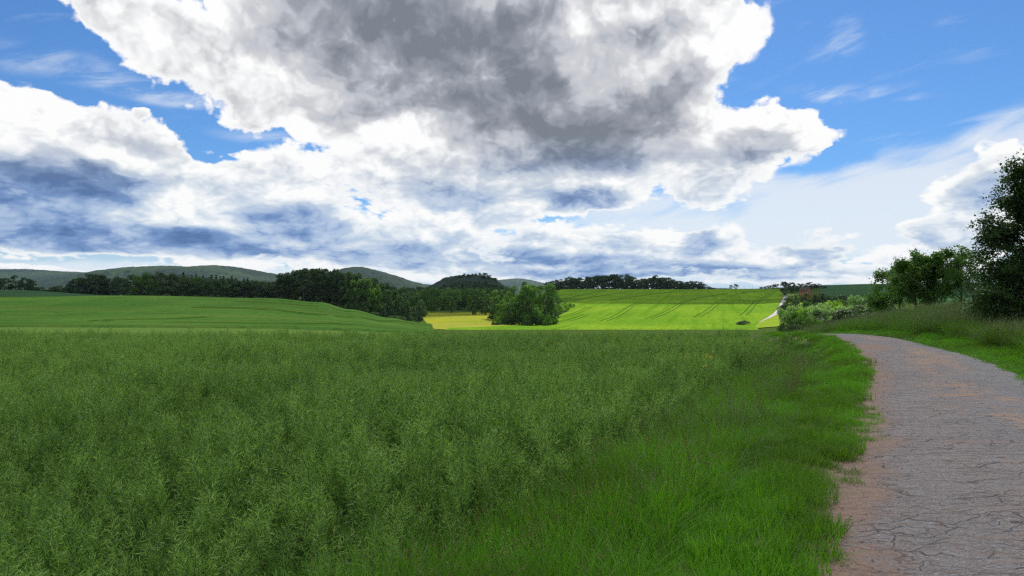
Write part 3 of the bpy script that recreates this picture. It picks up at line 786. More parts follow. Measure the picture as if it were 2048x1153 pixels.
def proto_conifer(seed, H=15.0, Rc=3.0, n=2200, mat=None):
    rs = np.random.default_rng(seed)
    t = rs.random(n) ** 0.8; z = H * (0.12 + 0.88 * t); lay = np.floor(z / 0.9) * 0.9 + rs.normal(size=n) * 0.12
    r = Rc * (1 - t) ** 0.85 * np.sqrt(rs.uniform(0.15, 1, n)) + 0.1; a = rs.uniform(0, 2 * np.pi, n)
    cen = np.stack([np.cos(a) * r, np.sin(a) * r, lay - r * 0.25], 1)
    nrm = unit(np.stack([np.cos(a) * .5, np.sin(a) * .5, np.ones(n)], 1) + rs.normal(size=(n, 3)) * 0.4)
    v, f = quads(cen, nrm, 0.62, rs)
    tv, tf = tube([(0, 0, -.5), (0, 0, H * .5), (0, 0, H)], [H * .018, H * .011, 0.02])
    return dict(trunk=mesh_np('trunk', tv, tf, [M_bark], True), crown=mesh_np('crown', v, f, [mat]), H=H, W=Rc, kind='conifer')
def proto_bush(seed, H=3.0, Rc=2.6, n=2200, size=0.26, mat=None, lobes=16):
    rs = np.random.default_rng(seed)
    a = rs.uniform(0, 2 * np.pi, lobes); r = Rc * np.sqrt(rs.uniform(0, 0.6, lobes)); z = H * rs.uniform(0.2, 0.8, lobes) * (1 - 0.35 * r / Rc)
    C = np.stack([np.cos(a) * r, np.sin(a) * r, z], 1); Rr = rs.uniform(0.16, 0.30, lobes) * H * 1.1
    v, f = leaf_balls(C, Rr, n, size, rs, fill=0.4)
    parts = []
    for k in range(7):
        parts.append(tube([(rs.normal() * .1, rs.normal() * .1, -0.2), C[k] * np.array([.5, .5, .55]), C[k]], [.05, .03, .01], 5))
    tv, tf = join(parts)
    return dict(trunk=mesh_np('stem', tv, tf, [M_bark], True), crown=mesh_np('foliage', v, f, [mat]), H=H, W=Rc, kind='bush')

used = {}
def place(pr, x, y, h, w=None, rz=0.0, label=None, cat='tree', group=None, name=None, base=None, sink=0.0):
    """a tree as an Empty at its foot with a trunk and a crown; h height, w crown radius in metres"""
    name = name or {'bush': 'bush', 'conifer': 'conifer_tree'}.get(pr['kind'], 'tree')
    root = bpy.data.objects.new(name, None); COL.objects.link(root)
    root.location = (x, y, (gz(x, y) if base is None else base) - sink)
    s = h / pr['H']; sw = s if w is None else w / pr['W']
    root.rotation_euler = (0, 0, rz); root.scale = (sw, sw, s)
    for k in ('trunk', 'crown'):
        nm = {'trunk': 'stem', 'crown': 'foliage'}[k] if pr['kind'] == 'bush' else k
        c = bpy.data.objects.new(nm, pr[k]); COL.objects.link(c); c.parent = root
    root.empty_display_size = 0.5
    tag(root, label, cat, group)
    return root
def place_px(pr, xp, Y, top, wpx=None, dx=0, **kw):
    """stand a tree at distance Y on the ground so that it is as tall as in the photograph"""
    X = (xp - CX) / F * Y; zb = kw.get('base'); zb = gz(X, Y) if zb is None else zb
    sk = kw.pop('sink', 0.0); h = EYE + (HY - top) / F * Y - zb + sk; kw['sink'] = sk
    return place(pr, X, Y, max(h, 0.8), None if wpx is None else wpx / F * Y, rz=rng.uniform(0, 6.28), **kw)

DK = [proto_broad(100 + i, mat=L_dark, low=-0.08 + 0.03 * (i % 3), Rc=4.6 + 0.5 * (i % 3), n=4200, lobes=34) for i in range(5)]
MD = [proto_broad(120 + i, mat=L_mid, low=-0.06 + 0.03 * (i % 3), Rc=4.8 + 0.4 * (i % 3), n=4200, lobes=34) for i in range(5)]
TL = [proto_broad(140 + i, H=15, Rc=4.6, low=0.20, n=3000, mat=L_dark) for i in range(3)]
CN = [proto_conifer(160 + i, mat=L_con) for i in range(3)]
BM = [proto_bush(180 + i, mat=L_mid) for i in range(3)]
BD = [proto_bush(190 + i, mat=L_dark) for i in range(2)]
BB = [proto_bush(200 + i, mat=L_brite) for i in range(3)]
BW = [proto_bush(210 + i, mat=L_white, n=3000, lobes=22) for i in range(3)]

def row(protos, x0, x1, Y, tops, step, wpx, label, group, jy=8, jt=4, base_from_top=None, cat='tree'):
    tx = [t[0] for t in tops]; ty = [t[1] for t in tops]
    x = x0
    while x <= x1:
        top = np.interp(x, tx, ty) + rng.uniform(-jt, jt) * 0.7
        y = Y + rng.uniform(-jy, jy); kw = {}
        if base_from_top: kw['base'] = EYE + (HY - top) / F * y - base_from_top
        pr = protos[rng.integers(len(protos))]
        place_px(pr, x, y, top, wpx * rng.uniform(0.85, 1.25), label=label, group=group, cat=cat, sink=0.0 if pr in TL else 1.0, **kw)
        x += step * rng.uniform(0.75, 1.25)

# --- woods along the left
row(DK, -130, 70, 385, [(-130,556),(0,556),(20,552),(45,554),(70,560)], 17, 16, 'round dark tree of the small clump at the far left, behind the dark field', 'trees of the clump at the far left')
row(BD + DK, 70, 150, 410, [(70,576),(110,574),(150,570)], 12, 12, 'low dark tree in the gap between left clump and left wood', 'low trees in the gap at the left', jt=2)
row(DK, 145, 262, 395, [(140,566),(160,556),(185,549),(205,552),(230,556),(262,553)], 13, 15, 'dark tree at the left end of the long wood, above the dark field', 'trees at the left end of the long wood')
row(DK + MD[:1], 262, 545, 312, [(255,553),(275,547),(310,545),(340,549),(380,553),(430,560),(545,565)], 19, 20, 'dark rounded tree on the front edge of the long left wood', 'front trees of the long left wood')
row(CN, 290, 575, 350, [(290,553),(340,549),(400,551),(460,556),(520,563),(575,566)], 8, 12, 'dark pointed conifer standing behind the front of the left wood', 'conifers of the left wood', jt=9)
row(DK, 290, 560, 335, [(290,554),(340,551),(400,554),(460,560),(560,570)], 14, 18, 'dark tree in the depth of the left wood, behind its front row', 'inner trees of the left wood', jt=3)
row(BD, 262, 545, 296, [(262,586),(545,592)], 24, 16, 'dark bush at the foot of the long left wood', 'bushes at the foot of the left wood', jt=3, cat='bush')
# --- the tall wood in the middle
row(TL, 556, 700, 302, [(550,560),(565,548),(600,540),(640,538),(680,542),(700,546)], 14, 19, 'tall dark tree with a bare lower trunk in the middle wood', 'tall front trees of the middle wood', jt=3)
row(DK + MD[:1], 552, 720, 325, [(550,562),(575,548),(600,542),(640,541),(680,544),(720,550)], 15, 20, 'dark tree in the depth of the tall middle wood', 'inner trees of the middle wood', jt=3)
row(TL, 700, 770, 294, [(700,547),(720,550),(740,556),(770,572)], 14, 17, 'tall half lit tree where the middle wood steps down to the right', 'half lit trees of the middle wood', jt=3)
row(MD + DK[:2], 704, 768, 286, [(704,560),(735,558),(768,576)], 19, 17, 'lighter green tree on the right shoulder of the middle wood', 'lighter trees on the shoulder of the middle wood', jt=3)
row(DK, 720, 830, 312, [(720,556),(760,566),(800,578),(830,582)], 14, 17, 'dark tree behind the right tail of the middle wood', 'rear trees of the middle wood', jt=3)
row(DK, 775, 822, 283, [(770,578),(800,580),(825,590)], 15, 15, 'low dark tree on the tail of the middle wood beside the yellow meadow', 'trees on the tail of the middle wood', jt=2)
row(BD, 560, 830, 279, [(560,600),(640,602),(700,612),(780,626),(830,632)], 20, 14, 'dark bush at the foot of the middle wood', 'bushes at the foot of the middle wood', jt=3, cat='bush')
place_px(DK[1], 838, 268, 602, 17, label='small round dark tree at the tip of the middle wood by the yellow meadow', cat='tree')
# --- trees round the yellow meadow
for i, (x, t, w, l) in enumerate([(842,578,18,'round green tree at the left end of the row behind the yellow meadow'),(868,576,15,'second green tree from the left behind the yellow meadow'),
        (903,574,23,'broad green tree standing free in the middle of the row behind the yellow meadow'),(946,578,17,'green tree right of the bright gap behind the yellow meadow'),
        (972,580,19,'round green tree leaning over the right side of the yellow meadow')]):
    place_px(MD[i], x, 408 - (i > 2) * 45, t, w, label=l, cat='tree')
row(MD, 828, 1000, 455, [(828,579),(1000,578)], 15, 14, 'green tree in the second row behind the yellow meadow', 'second row behind the yellow meadow', jt=3)
row(DK, 735, 1010, 560, [(735,574),(1010,574)], 12, 11, 'distant dark tree filling the gap above the meadow trees', 'distant trees above the meadow row', jt=2)
# wooded knoll behind
hill(860, 150, [(820,592),(850,582),(872,566),(890,556),(915,551),(955,550),(985,555),(1005,570),(1030,586)], cell=9, amp=5, cols=160, rows=50)
row(DK, 868, 1004, 845, [(862,578),(880,561),(900,553),(930,547),(955,548),(968,545),(985,551),(1004,570)], 9, 8, 'dark tree on the skyline of the wooded knoll', 'skyline trees of the wooded knoll', jt=2, base_from_top=13)
row(DK, 868, 1010, 790, [(862,582),(880,572),(930,562),(985,565),(1010,578)], 10, 8, 'dark tree on the near slope of the wooded knoll', 'slope trees of the wooded knoll', jt=3, base_from_top=14)
# clump right of the meadow
for x, Y, t, w, l in [(1008,262,590,20,'leftmost tree of the clump right of the yellow meadow'),(1030,255,580,24,'second tree from the left in the clump right of the yellow meadow'),
        (1058,252,571,25,'tall green tree in the middle of the clump beside the barley field'),(1088,260,566,27,'largest rounded tree at the right end of the clump beside the barley field')]:
    place_px(MD[(x // 7) % 5], x, Y, t, w * 1.15, label=l, cat='tree', sink=1.3)
row(MD + DK, 985, 1105, 292, [(985,582),(1040,568),(1070,570),(1105,578)], 17, 18, 'rear tree of the clump between meadow and barley field', 'rear trees of the clump beside the barley', jt=2)
for i, (x, yb, w, hh) in enumerate([(1064,645,10,12),(1076,642,11,15),(1088,638,12,17),(1100,633,13,19),(1112,628,13,21),(1124,623,12,19),(1134,618,9,13),(1052,647,9,12)]):
    P_ = hit(x + 8, yb); place(BB[i % 3], P_[0], P_[1], hh * 1.15 / F * P_[1], w * 1.1 / F * P_[1], rz=i, label='pale green bush of the hedge curving along the left edge of the barley field', cat='bush', group='bushes along the left edge of the barley field')
# --- ridge wood above the barley
row(DK, 1098, 1418, 700, [(1090,566),(1130,556),(1185,553),(1200,550),(1250,548),(1275,558),(1300,556),(1312,552),(1330,555),(1350,563),(1375,562),(1400,565),(1418,573)], 12, 12, 'dark tree of the wood on the ridge above the barley field', 'front trees of the ridge wood', jt=2)
row(DK, 1105, 1400, 725, [(1105,564),(1200,552),(1250,550),(1275,560),(1312,556),(1350,564),(1400,567)], 14, 12, 'dark rear tree of the wood on the ridge above the barley field', 'rear trees of the ridge wood', jt=2)
for x, t, w, l in [(1424,575,9,'low dark bush at the right end of the ridge wood')]:
    place_px(BD[0], x, 690, t, w, label=l, cat='bush')
for x, t, w, l in [(1462,570.5,4.0,'left one of two narrow upright trees alone on the ridge'),(1472,568.5,5.2,'right one of two narrow upright trees alone on the ridge')]:
    place_px(DK[0], x, 640, t, w, label=l, cat='tree')
for x, t, w, l in [(1523,574,5,'smallest, leftmost of five little round trees on the skyline'),(1531,572.5,5,'second from the left of five little round trees on the skyline'),
        (1538,571,5,'middle one of five little round trees on the skyline'),(1545,569,6,'fourth from the left of five little round trees on the skyline'),(1552,567.5,7,'largest, rightmost of five little round trees on the skyline')]:
    place_px(DK[2], x, 610, t, w, label=l, cat='tree')
for x, Y, t, w, l in [(1570,470,563,10,'dark round tree beside the top of the pale track'),(1583,500,565,9,'dark tree just right of the top of the pale track'),(1596,510,568,9,'dark tree left of the orange house'),
        (1607,520,567,9,'dark tree directly behind the brown roof'),(1622,530,564,12,'tallest dark tree behind the orange house'),(1636,530,568,10,'dark tree behind the right corner of the orange house'),
        (1648,520,571,7,'little dark tree on the skyline right of the orange house')]:
    place_px(DK[(x) % 5], x, Y, t, w, label=l, cat='tree')
row(BD + DK, 1580, 1700, 330, [(1580,588),(1620,585),(1660,590),(1700,592)], 15, 12, 'dark bush of the hedge below the orange house', 'hedge below the orange house', jt=3, cat='bush')
row(BD, 1570, 1690, 240, [(1570,596),(1620,594),(1690,600)], 18, 14, 'dark bush above the silvery bushes in the dip', 'bushes above the silvery ones', jt=3, cat='bush')
# --- bushes in the dip at the right
for i, (x, Y, t, w, pr, l) in enumerate([
        (1583,150,604,24,BW,'silvery bush furthest left in the dip, next to the pale track'),(1612,140,600,24,BB,'bright green bush between silvery bushes in the dip'),
        (1640,135,602,26,BW,'silvery bush in the middle of the dip'),(1664,145,596,24,BB,'yellow green bush with a sunlit top in the middle of the dip'),(1686,128,604,24,BW,'silvery bush at the right of the row in the dip'),
        (1716,140,586,24,BW,'tallest pale bush, rising above the others in the dip'),(1688,160,594,18,BM,'grey green bush behind the silvery ones'),
        (1598,110,618,26,BM,'mid green bush below the silvery ones at the left'),(1632,105,618,26,BD,'pale bush in front of the silvery row'),(1745,110,600,24,DK,'dark green tree right of the tallest pale bush'),
        (1568,105,645,14,BD,'low dark bush beside the foot of the pale track'),(1585,96,640,18,BD,'low dark bush at the end of the rape field'),
        (1662,70,622,30,DK,'dark bushy tree beyond the crest of the lane'),(1692,62,618,30,DK,'dark bushy tree where the lane disappears'),(1722,66,612,30,DK,'dark bushy tree left of the grassy bank'),
        (1650,78,630,22,BD,'dark bush beyond the crest of the lane'),(1750,72,606,26,MD,'green bushy tree behind the grassy bank'),(1775,60,596,26,DK,'dark bushy tree behind the left end of the grassy bank')]):
    pr_ = pr[i % len(pr)]
    place_px(pr_, x, Y, t - (3 if Y > 100 else 0), w * 1.12, label=l, cat='bush' if pr_['kind'] == 'bush' else 'tree')
place_px(proto_broad(301, H=4, Rc=2.0, low=0.38, n=1800, size=0.2, mat=L_mid), 1628, 55, 634, 22, label='small dark tree with a thin bare trunk beyond the crest of the lane', cat='tree')
P_ = hit(1485, 652); place(BD[0], P_[0], P_[1], 12 / F * P_[1], 17 / F * P_[1], label='lone dark bush at the foot of the pale track', cat='bush')
# sunlit growth behind the young trees on the bank
for i, (x, Y, t, w, pr, l) in enumerate([(1856,80,615,17,BM,'rounded green bush seen between the two left cherry trunks'),(1800,85,622,18,BB,'sunlit bush behind the left cherry tree'),
        (1893,88,620,18,BB,'sunlit yellow green bush right of the middle cherry trunk'),(1925,84,618,18,BB,'sunlit yellow green bush behind the right cherry trunk'),(1950,90,622,17,BB,'sunlit bush left of the big tree'),
        (1905,120,602,12,MD,'small green tree in the field behind the cherry trees'),(1985,82,618,20,BB,'sunlit bush behind the big tree'),(1870,75,628,12,BB,'low sunlit bush behind the middle cherry trunk')]):
    pr_ = pr[i % len(pr)]
    place_px(pr_, x, Y, t, w, label=l, cat='bush' if pr_['kind'] == 'bush' else 'tree')

# --- near trees with real branching
def branching(seed, H, spread, leaves, leaf, mat, first=0.22, n1=7, n2=6, n3=5, up=0.9, r0=0.05, ball=0.32, skirt=False):
    rs = np.random.default_rng(seed); parts = []; tips = []
    trunk = np.array([(0, 0, -0.3), (0.03, 0, H * first), (0.06 * H * rs.normal() * .3, 0.02, H * 0.5), (0.02, 0.03, H * 0.88)])
    parts.append(tube(trunk, [r0, r0 * .8, r0 * .5, r0 * .12], 8))
    for i in range(n1):
        t = first + (0.78 - first) * i / max(n1 - 1, 1)
        a = i * 2.4 + rs.uniform(-.4, .4); z0 = H * t
        p0 = np.array([np.interp(z0, trunk[:, 2], trunk[:, 0]), np.interp(z0, trunk[:, 2], trunk[:, 1]), z0])
        ln = spread * (1.0 - 0.55 * (t - first) / (1 - first)) * rs.uniform(.8, 1.15)
        rise = up * ln * rs.uniform(.7, 1.2) * (0.5 + t)
        if skirt and t < 0.4: rise = ln * rs.uniform(-0.25, 0.2)
        p1 = p0 + np.array([math.cos(a) * ln, math.sin(a) * ln, rise]); p1[2] = min(p1[2], H * 0.98)
        pm = (p0 + p1) / 2 + np.array([math.cos(a), math.sin(a), -0.6]) * ln * 0.10
        r1 = r0 * (0.55 - 0.3 * t)
        parts.append(tube([p0, pm, p1], [r1, r1 * .6, r1 * .15], 6)); tips.append(p1)
        for j in range(n2):
            s = rs.uniform(0.3, 0.95); q0 = p0 * (1 - s) ** 2 + 2 * pm * s * (1 - s) + p1 * s * s
            q0 = (p0 * (1 - s) + p1 * s) * 0.5 + q0 * 0.5
            d = unit(unit(p1 - p0) * 0.6 + rs.normal(size=3) * 0.6 + np.array([0, 0, 0.15 if skirt else 0.5]))
            l2 = ln * rs.uniform(.3, .55); q1 = q0 + d * l2
            parts.append(tube([q0, (q0 + q1) / 2 + rs.normal(size=3) * l2 * .05, q1], [r1 * .35, r1 * .22, r1 * .08], 4)); tips.append(q1)
            for k in range(n3):
                d3 = unit(d + rs.normal(size=3) * 0.8 + np.array([0, 0, .2])); q2 = q0 + (q1 - q0) * rs.uniform(.3, 1) + d3 * l2 * rs.uniform(.3, .7)
                tips.append(q2)
                parts.append(tube([q1 * .3 + q0 * .7, q2], [r1 * .12, r1 * .04], 3))
    tv, tf = join(parts)
    tips = np.array(tips); k = rs.integers(len(tips), size=leaves)
    # leaves hang in sprays round the twig ends
    sp = unit(rs.normal(size=(len(tips), 3)) + np.array([0, 0, 0.2]))
    tt_ = rs.normal(size=leaves) * ball
    cen = tips[k] + sp[k] * tt_[:, None] * 1.2 + rs.normal(size=(leaves, 3)) * ball * 0.55 * np.array([1, 1, .7])
    cen[:, 2] = np.maximum(cen[:, 2], 0.15)
    nrm = unit(rs.normal(size=(leaves, 3)) * 0.8 + np.array([0, 0, 1.0]))
    v, f = quads(cen, nrm, leaf, rs, aspect=0.55)
    return dict(trunk=mesh_np('trunk', tv, tf, [M_bark], True), crown=mesh_np('crown', v, f, [mat]), H=H, W=spread, kind='tree')
for seed, x, Y, t, hh, wd, lv, l in [
        (401, 1832, 43, 530, 3.7, 1.6, 13000, 'slender young cherry tree furthest left on the bank'),
        (402, 1869, 42, 522, 3.8, 1.8, 15000, 'young cherry tree in the middle of the bank, its trunk forking low'),
        (403, 1921, 40, 512, 4.1, 1.5, 8000, 'thinly leaved young tree between the middle cherry tree and the big tree'),
        (404, 1800, 47, 545, 3.6, 1.6, 11000, 'low bushy young tree at the left end of the cherry row')]:
    pr = branching(seed, hh, wd, lv, 0.125, L_cherry, first=0.26 if seed != 404 else 0.2, n1=8, n2=5, n3=4, up=0.9, r0=0.075, ball=0.17)
    place_px(pr, x, Y, t, None, label=l, cat='tree', name='cherry_tree')
pr = branching(411, 8.2, 3.3, 150000, 0.15, L_big, first=0.05, n1=24, n2=10, n3=6, up=0.45, r0=0.16, ball=0.27, skirt=True)
Xb, Yb = (2118 - CX) / F * 25, 25
place(pr, Xb, Yb, 5.6, 2.45, rz=1.0, label='big dense dark tree at the right edge, its branches reaching to the ground', cat='tree', name='broadleaf_tree')

row(BM + BD, 992, 1110, 249, [(992,630),(1050,628),(1110,626)], 15, 11, 'dark bush at the foot of the clump beside the barley field', 'bushes at the foot of the clump', jt=3, cat='bush')

# ================================================================ plants scattered over the near ground
def ribbon_leaf(P_, w, side):
    """flat blade along points P_ (n,k,3) with widths w (n,k); side (n,3) the width direction"""
    n, k = P_.shape[:2]
    a = P_ - side[:, None] * w[..., None] / 2; b = P_ + side[:, None] * w[..., None] / 2
    v = np.stack([a, b], 2).reshape(-1, 3)
    base = (np.arange(n) * k * 2)[:, None] + (np.arange(k - 1) * 2)[None, :]
    base = base.reshape(-1); f = np.stack([base, base + 1, base + 3, base + 2], 1)
    return v, f
def pods(o, d, L, w, rs, curl=0.35):
    """thin curved pods from origins o towards d"""
    n = len(o); up = np.array([0, 0, 1.0])
    m = o + d * (L * 0.5)[:, None]; d2 = unit(d + up * curl + rs.normal(size=(n, 3)) * 0.12); e = m + d2 * (L * 0.5)[:, None]
    P_ = np.stack([o, o + d * (L * .12)[:, None], m, e], 1)
    W_ = np.stack([w * .25, w * .3, w, w * .25], 1)
    side = unit(np.cross(d, rs.normal(size=(n, 3))))
    return ribbon_leaf(P_, W_, side)

M_rape = leaf_mat('rapeseed_pods', (0.088, 0.195, 0.022), (0.560, 0.760, 0.170), (1.2, 1.5, 0.6), 0.25, 0.50, 0.2, skew=1.8)
M_rstem = leaf_mat('rapeseed_stems', (0.10, 0.20, 0.05), (0.17, 0.29, 0.08), (1.1, 1.3, 0.8), 0.10, 0.5, 0.15)
M_yel = leaf_mat('yellow_petals', (0.62, 0.52, 0.015), (0.72, 0.62, 0.02), (1.1, 1.1, 0.5), 0.35)
M_dead = leaf_mat('withered_leaves', (0.22, 0.15, 0.04), (0.42, 0.24, 0.06), (1.2, 1.1, 0.6), 0.30)
M_grass = leaf_mat('grass_blades', (0.085, 0.225, 0.012), (0.215, 0.430, 0.028), (1.3, 1.7, 0.5), 0.38, 0.5, 0.3, zone=((0.12, 0.21, 0.022), 0.45))
M_grass2 = leaf_mat('dry_grass', (0.10, 0.20, 0.030), (0.17, 0.26, 0.050), (1.2, 1.3, 0.8), 0.3)
M_seed = leaf_mat('brown_seeds', (0.15, 0.12, 0.030), (0.24, 0.18, 0.05), (1.1, 1.1, 0.9), 0.15)
M_pale = leaf_mat('pale_seedheads', (0.18, 0.20, 0.085), (0.27, 0.27, 0.13), (1.1, 1.1, 0.9), 0.25)
M_white = leaf_mat('white_petals', (0.6, 0.6, 0.55), (0.7, 0.7, 0.65), (1, 1, 1), 0.2)

def rape_plant(seed, H=1.12, flowers=False, big=1.0):
    rs = np.random.default_rng(seed); stems, P_, Fl = [], [], []
    lean = rs.normal(size=2) * 0.07
    top = np.array([lean[0], lean[1], H])
    pts = np.array([(0, 0, -0.05), (lean[0] * .15, lean[1] * .15, H * .4), (lean[0] * .5, lean[1] * .5, H * .75), top])
    stems.append(tube(pts, [.007, .006, .004, .0012], 4))
    axes = [(pts[1] * .55 + pts[2] * .45, top, 1.7)]
    nb = rs.integers(4, 7)
    for i in range(nb):
        t = rs.uniform(0.35, 0.78); p0 = np.array([np.interp(t * H, pts[:, 2], pts[:, 0]), np.interp(t * H, pts[:, 2], pts[:, 1]), t * H])
        a = i * 2.4 + rs.uniform(-.5, .5); L = rs.uniform(.30, .55) * H * (1.15 - 0.5 * t)
        out_ = rs.uniform(.35, .75)
        m = p0 + np.array([math.cos(a) * out_ * .6, math.sin(a) * out_ * .6, .75]) * L * .5
        e = m + unit(np.array([math.cos(a) * out_ * .6, math.sin(a) * out_ * .6, 1.0]) + rs.normal(size=3) * .15) * L * .55
        stems.append(tube([p0, m, e], [.004, .003, .001], 3)); axes.append((m * .75 + p0 * .25, e, .8))
    for (a0, a1, k) in axes:
        n = int(32 * k * rs.uniform(.8, 1.2)); t = (np.arange(n) + rs.random(n)) / n * .98; o = a0 + (a1 - a0) * t[:, None]
        ax = unit(a1 - a0); r = unit(rs.normal(size=(n, 3))); r = unit(r - ax * (r @ ax)[:, None])
        d = unit(r * rs.uniform(.7, 1.1, n)[:, None] + ax * rs.uniform(.25, .65, n)[:, None])
        L = rs.uniform(.075, .115, n) * (1 - .5 * t)
        P_.append(pods(o, d, L, rs.uniform(.0042, .0064, n), rs))
        if flowers and rs.random() < 0.7:
            m_ = 14; c_ = a1 + rs.normal(size=(m_, 3)) * .022; Fl.append(quads(c_, unit(rs.normal(size=(m_, 3)) + [0, 0, 1]), .024, rs, 1.0))
    # a few narrow leaves low down
    n = 5; o = pts[0] + (pts[1] - pts[0]) * rs.uniform(.3, 1.6, n)[:, None]; a = rs.uniform(0, 6.28, n)
    d = np.stack([np.cos(a), np.sin(a), rs.uniform(-.2, .5, n)], 1); P_.append(pods(o, unit(d), rs.uniform(.09, .17, n), rs.uniform(.012, .03, n), rs, -.6))
    sv, sf = join(stems); pv, pf_ = join(P_); parts = [(sv, sf), (pv, pf_)]; idx = [np.zeros(len(sf)), np.ones(len(pf_))]
    mats = [M_rstem, M_rape]
    if Fl:
        fv, ff = join(Fl); parts.append((fv, ff)); idx.append(np.full(len(ff), 2)); mats.append(M_yel)
    v, f = join(parts)
    return mesh_np('rapeseed_plant', v, f, mats, False, np.concatenate(idx))
def grass_clump(seed, n=60, h=0.35, r=0.13, w=0.0055, mats=None, droop=0.5, seedhead=0.0, hv=.35):
    rs = np.random.default_rng(seed)
    a = rs.uniform(0, 6.28, n); q = r * np.sqrt(rs.random(n)); o = np.stack([np.cos(a) * q, np.sin(a) * q, np.full(n, -.03)], 1)
    b = rs.uniform(0, 6.28, n); lean = np.abs(rs.normal(size=n)) * .28 + .05; hh = h * rs.uniform(1 - hv, 1 + hv, n)
    dr = np.stack([np.cos(b), np.sin(b), np.zeros(n)], 1)
    ks = np.array([0, .35, .7, 1.0]); P_ = np.stack([o + dr * (hh * (lean * k + droop * lean * k * k * 1.6))[:, None] + np.array([0, 0, 1.]) * (hh * (k - droop * lean * k * k * .55))[:, None] for k in ks], 1)
    W_ = np.stack([np.full(n, w) * s_ for s_ in (.8, 1, .7, .12)], 1) * rs.uniform(.7, 1.3, n)[:, None]
    side = unit(np.cross(dr, [0, 0, 1.]) + rs.normal(size=(n, 3)) * .35)
    parts = [ribbon_leaf(P_, W_, side)]; idx = [np.where(rs.random(len(parts[0][1])) < 0, 1, 0)]
    ms = list(mats)
    m = int(n * seedhead)
    if m:
        tip = P_[:m, 3]; c = np.repeat(tip, 9, 0) - np.array([0, 0, 1.]) * np.tile(np.linspace(0, .09, 9), m)[:, None] + rs.normal(size=(m * 9, 3)) * .008
        qv, qf = quads(c, unit(rs.normal(size=(m * 9, 3))), .017, rs, .5); parts.append((qv, qf)); idx.append(np.ones(len(qf)))
    v, f = join(parts)
    return mesh_np('grass_clump', v, f, ms, False, np.concatenate(idx))
def weed(seed, h=.55, mat=None, n=70, stems=4):
    rs = np.random.default_rng(seed); S, Q = [], []
    for i in range(stems):
        o = rs.normal(size=3) * .04; o[2] = -.03; e = np.array([rs.normal() * .08, rs.normal() * .08, h * rs.uniform(.7, 1.1)])
        S.append(tube([o, (o + e) / 2, e], [.003, .0025, .001], 3)); t = rs.uniform(.45, 1, n); c = o + (e - o) * t[:, None] + rs.normal(size=(n, 3)) * .016 * (1.5 - t)[:, None]
        Q.append(quads(c, unit(rs.normal(size=(n, 3))), .013, rs, .8))
    sv, sf = join(S); qv, qf = join(Q); v, f = join([(sv, sf), (qv, qf)])
    return mesh_np('weed', v, f, [M_rstem, mat], False, np.concatenate([np.zeros(len(sf)), np.ones(len(qf))]))
def big_leaf(seed, mat):
    rs = np.random.default_rng(seed); n = 6; a = rs.uniform(0, 6.28, n); o = np.zeros((n, 3)); o[:, 2] = rs.uniform(.02, .35, n)
    d = unit(np.stack([np.cos(a), np.sin(a), rs.uniform(-.3, .5, n)], 1)); v, f = pods(o, d, rs.uniform(.10, .2, n), rs.uniform(.025, .05, n), rs, -.9)
    return mesh_np('leaf_rosette', v, f, [mat])

_lib = {}
def library(name, meshes):
    c = bpy.data.collections.new(name)
    for i, me in enumerate(meshes):
        o = bpy.data.objects.new('%s_%02d' % (name, i), me); c.objects.link(o)
    return c
def scatter(name, lib, P_, rot, scl, idx, label):
    """one uncountable object whose plants are instances of the library's meshes"""
    n = len(P_)
    me = bpy.data.meshes.new(name); me.vertices.add(n); me.vertices.foreach_set('co', np.asarray(P_, np.float32).ravel())
    for nm, typ, key, arr in (('rot', 'FLOAT_VECTOR', 'vector', rot), ('scl', 'FLOAT_VECTOR', 'vector', scl), ('idx', 'INT', 'value', idx)):
        at = me.attributes.new(nm, typ, 'POINT'); at.data.foreach_set(key, np.asarray(arr, np.int32 if typ == 'INT' else np.float32).ravel())
    o = add(name, me)
    g = bpy.data.node_groups.new('scatter_' + name, 'GeometryNodeTree')
    g.interface.new_socket('Geometry', in_out='INPUT', socket_type='NodeSocketGeometry'); g.interface.new_socket('Geometry', in_out='OUTPUT', socket_type='NodeSocketGeometry')
    gi, go = g.nodes.new('NodeGroupInput'), g.nodes.new('NodeGroupOutput')
    ip = g.nodes.new('GeometryNodeInstanceOnPoints'); ci = g.nodes.new('GeometryNodeCollectionInfo')
    ci.inputs['Collection'].default_value = lib; ci.inputs['Separate Children'].default_value = True; ci.inputs['Reset Children'].default_value = True
    def attr(nm, typ):
        a = g.nodes.new('GeometryNodeInputNamedAttribute'); a.data_type = typ; a.inputs[0].default_value = nm; return a.outputs[0]
    g.links.new(gi.outputs[0], ip.inputs['Points']); g.links.new(ci.outputs[0], ip.inputs['Instance']); ip.inputs['Pick Instance'].default_value = True
    g.links.new(attr('idx', 'INT'), ip.inputs['Instance Index']); g.links.new(attr('rot', 'FLOAT_VECTOR'), ip.inputs['Rotation']); g.links.new(attr('scl', 'FLOAT_VECTOR'), ip.inputs['Scale'])
    g.links.new(ip.outputs[0], go.inputs[0])
    md = o.modifiers.new('scatter', 'NODES'); md.node_group = g
    return tag(o, label, None, None, 'stuff')
def sample(n, x0, x1, y0, y1, keep):
    X = rng.uniform(x0, x1, n); Y = rng.uniform(y0, y1, n); k = keep(X, Y); return X[k], Y[k]
def in_view(X, Y, m=2.5):
    return (np.abs(X) < 0.76 * Y + m) & (Y > 1.0)
def crop_in(X, Y): return on_line(CROP_E, Y) - X            # > 0 inside the rape field

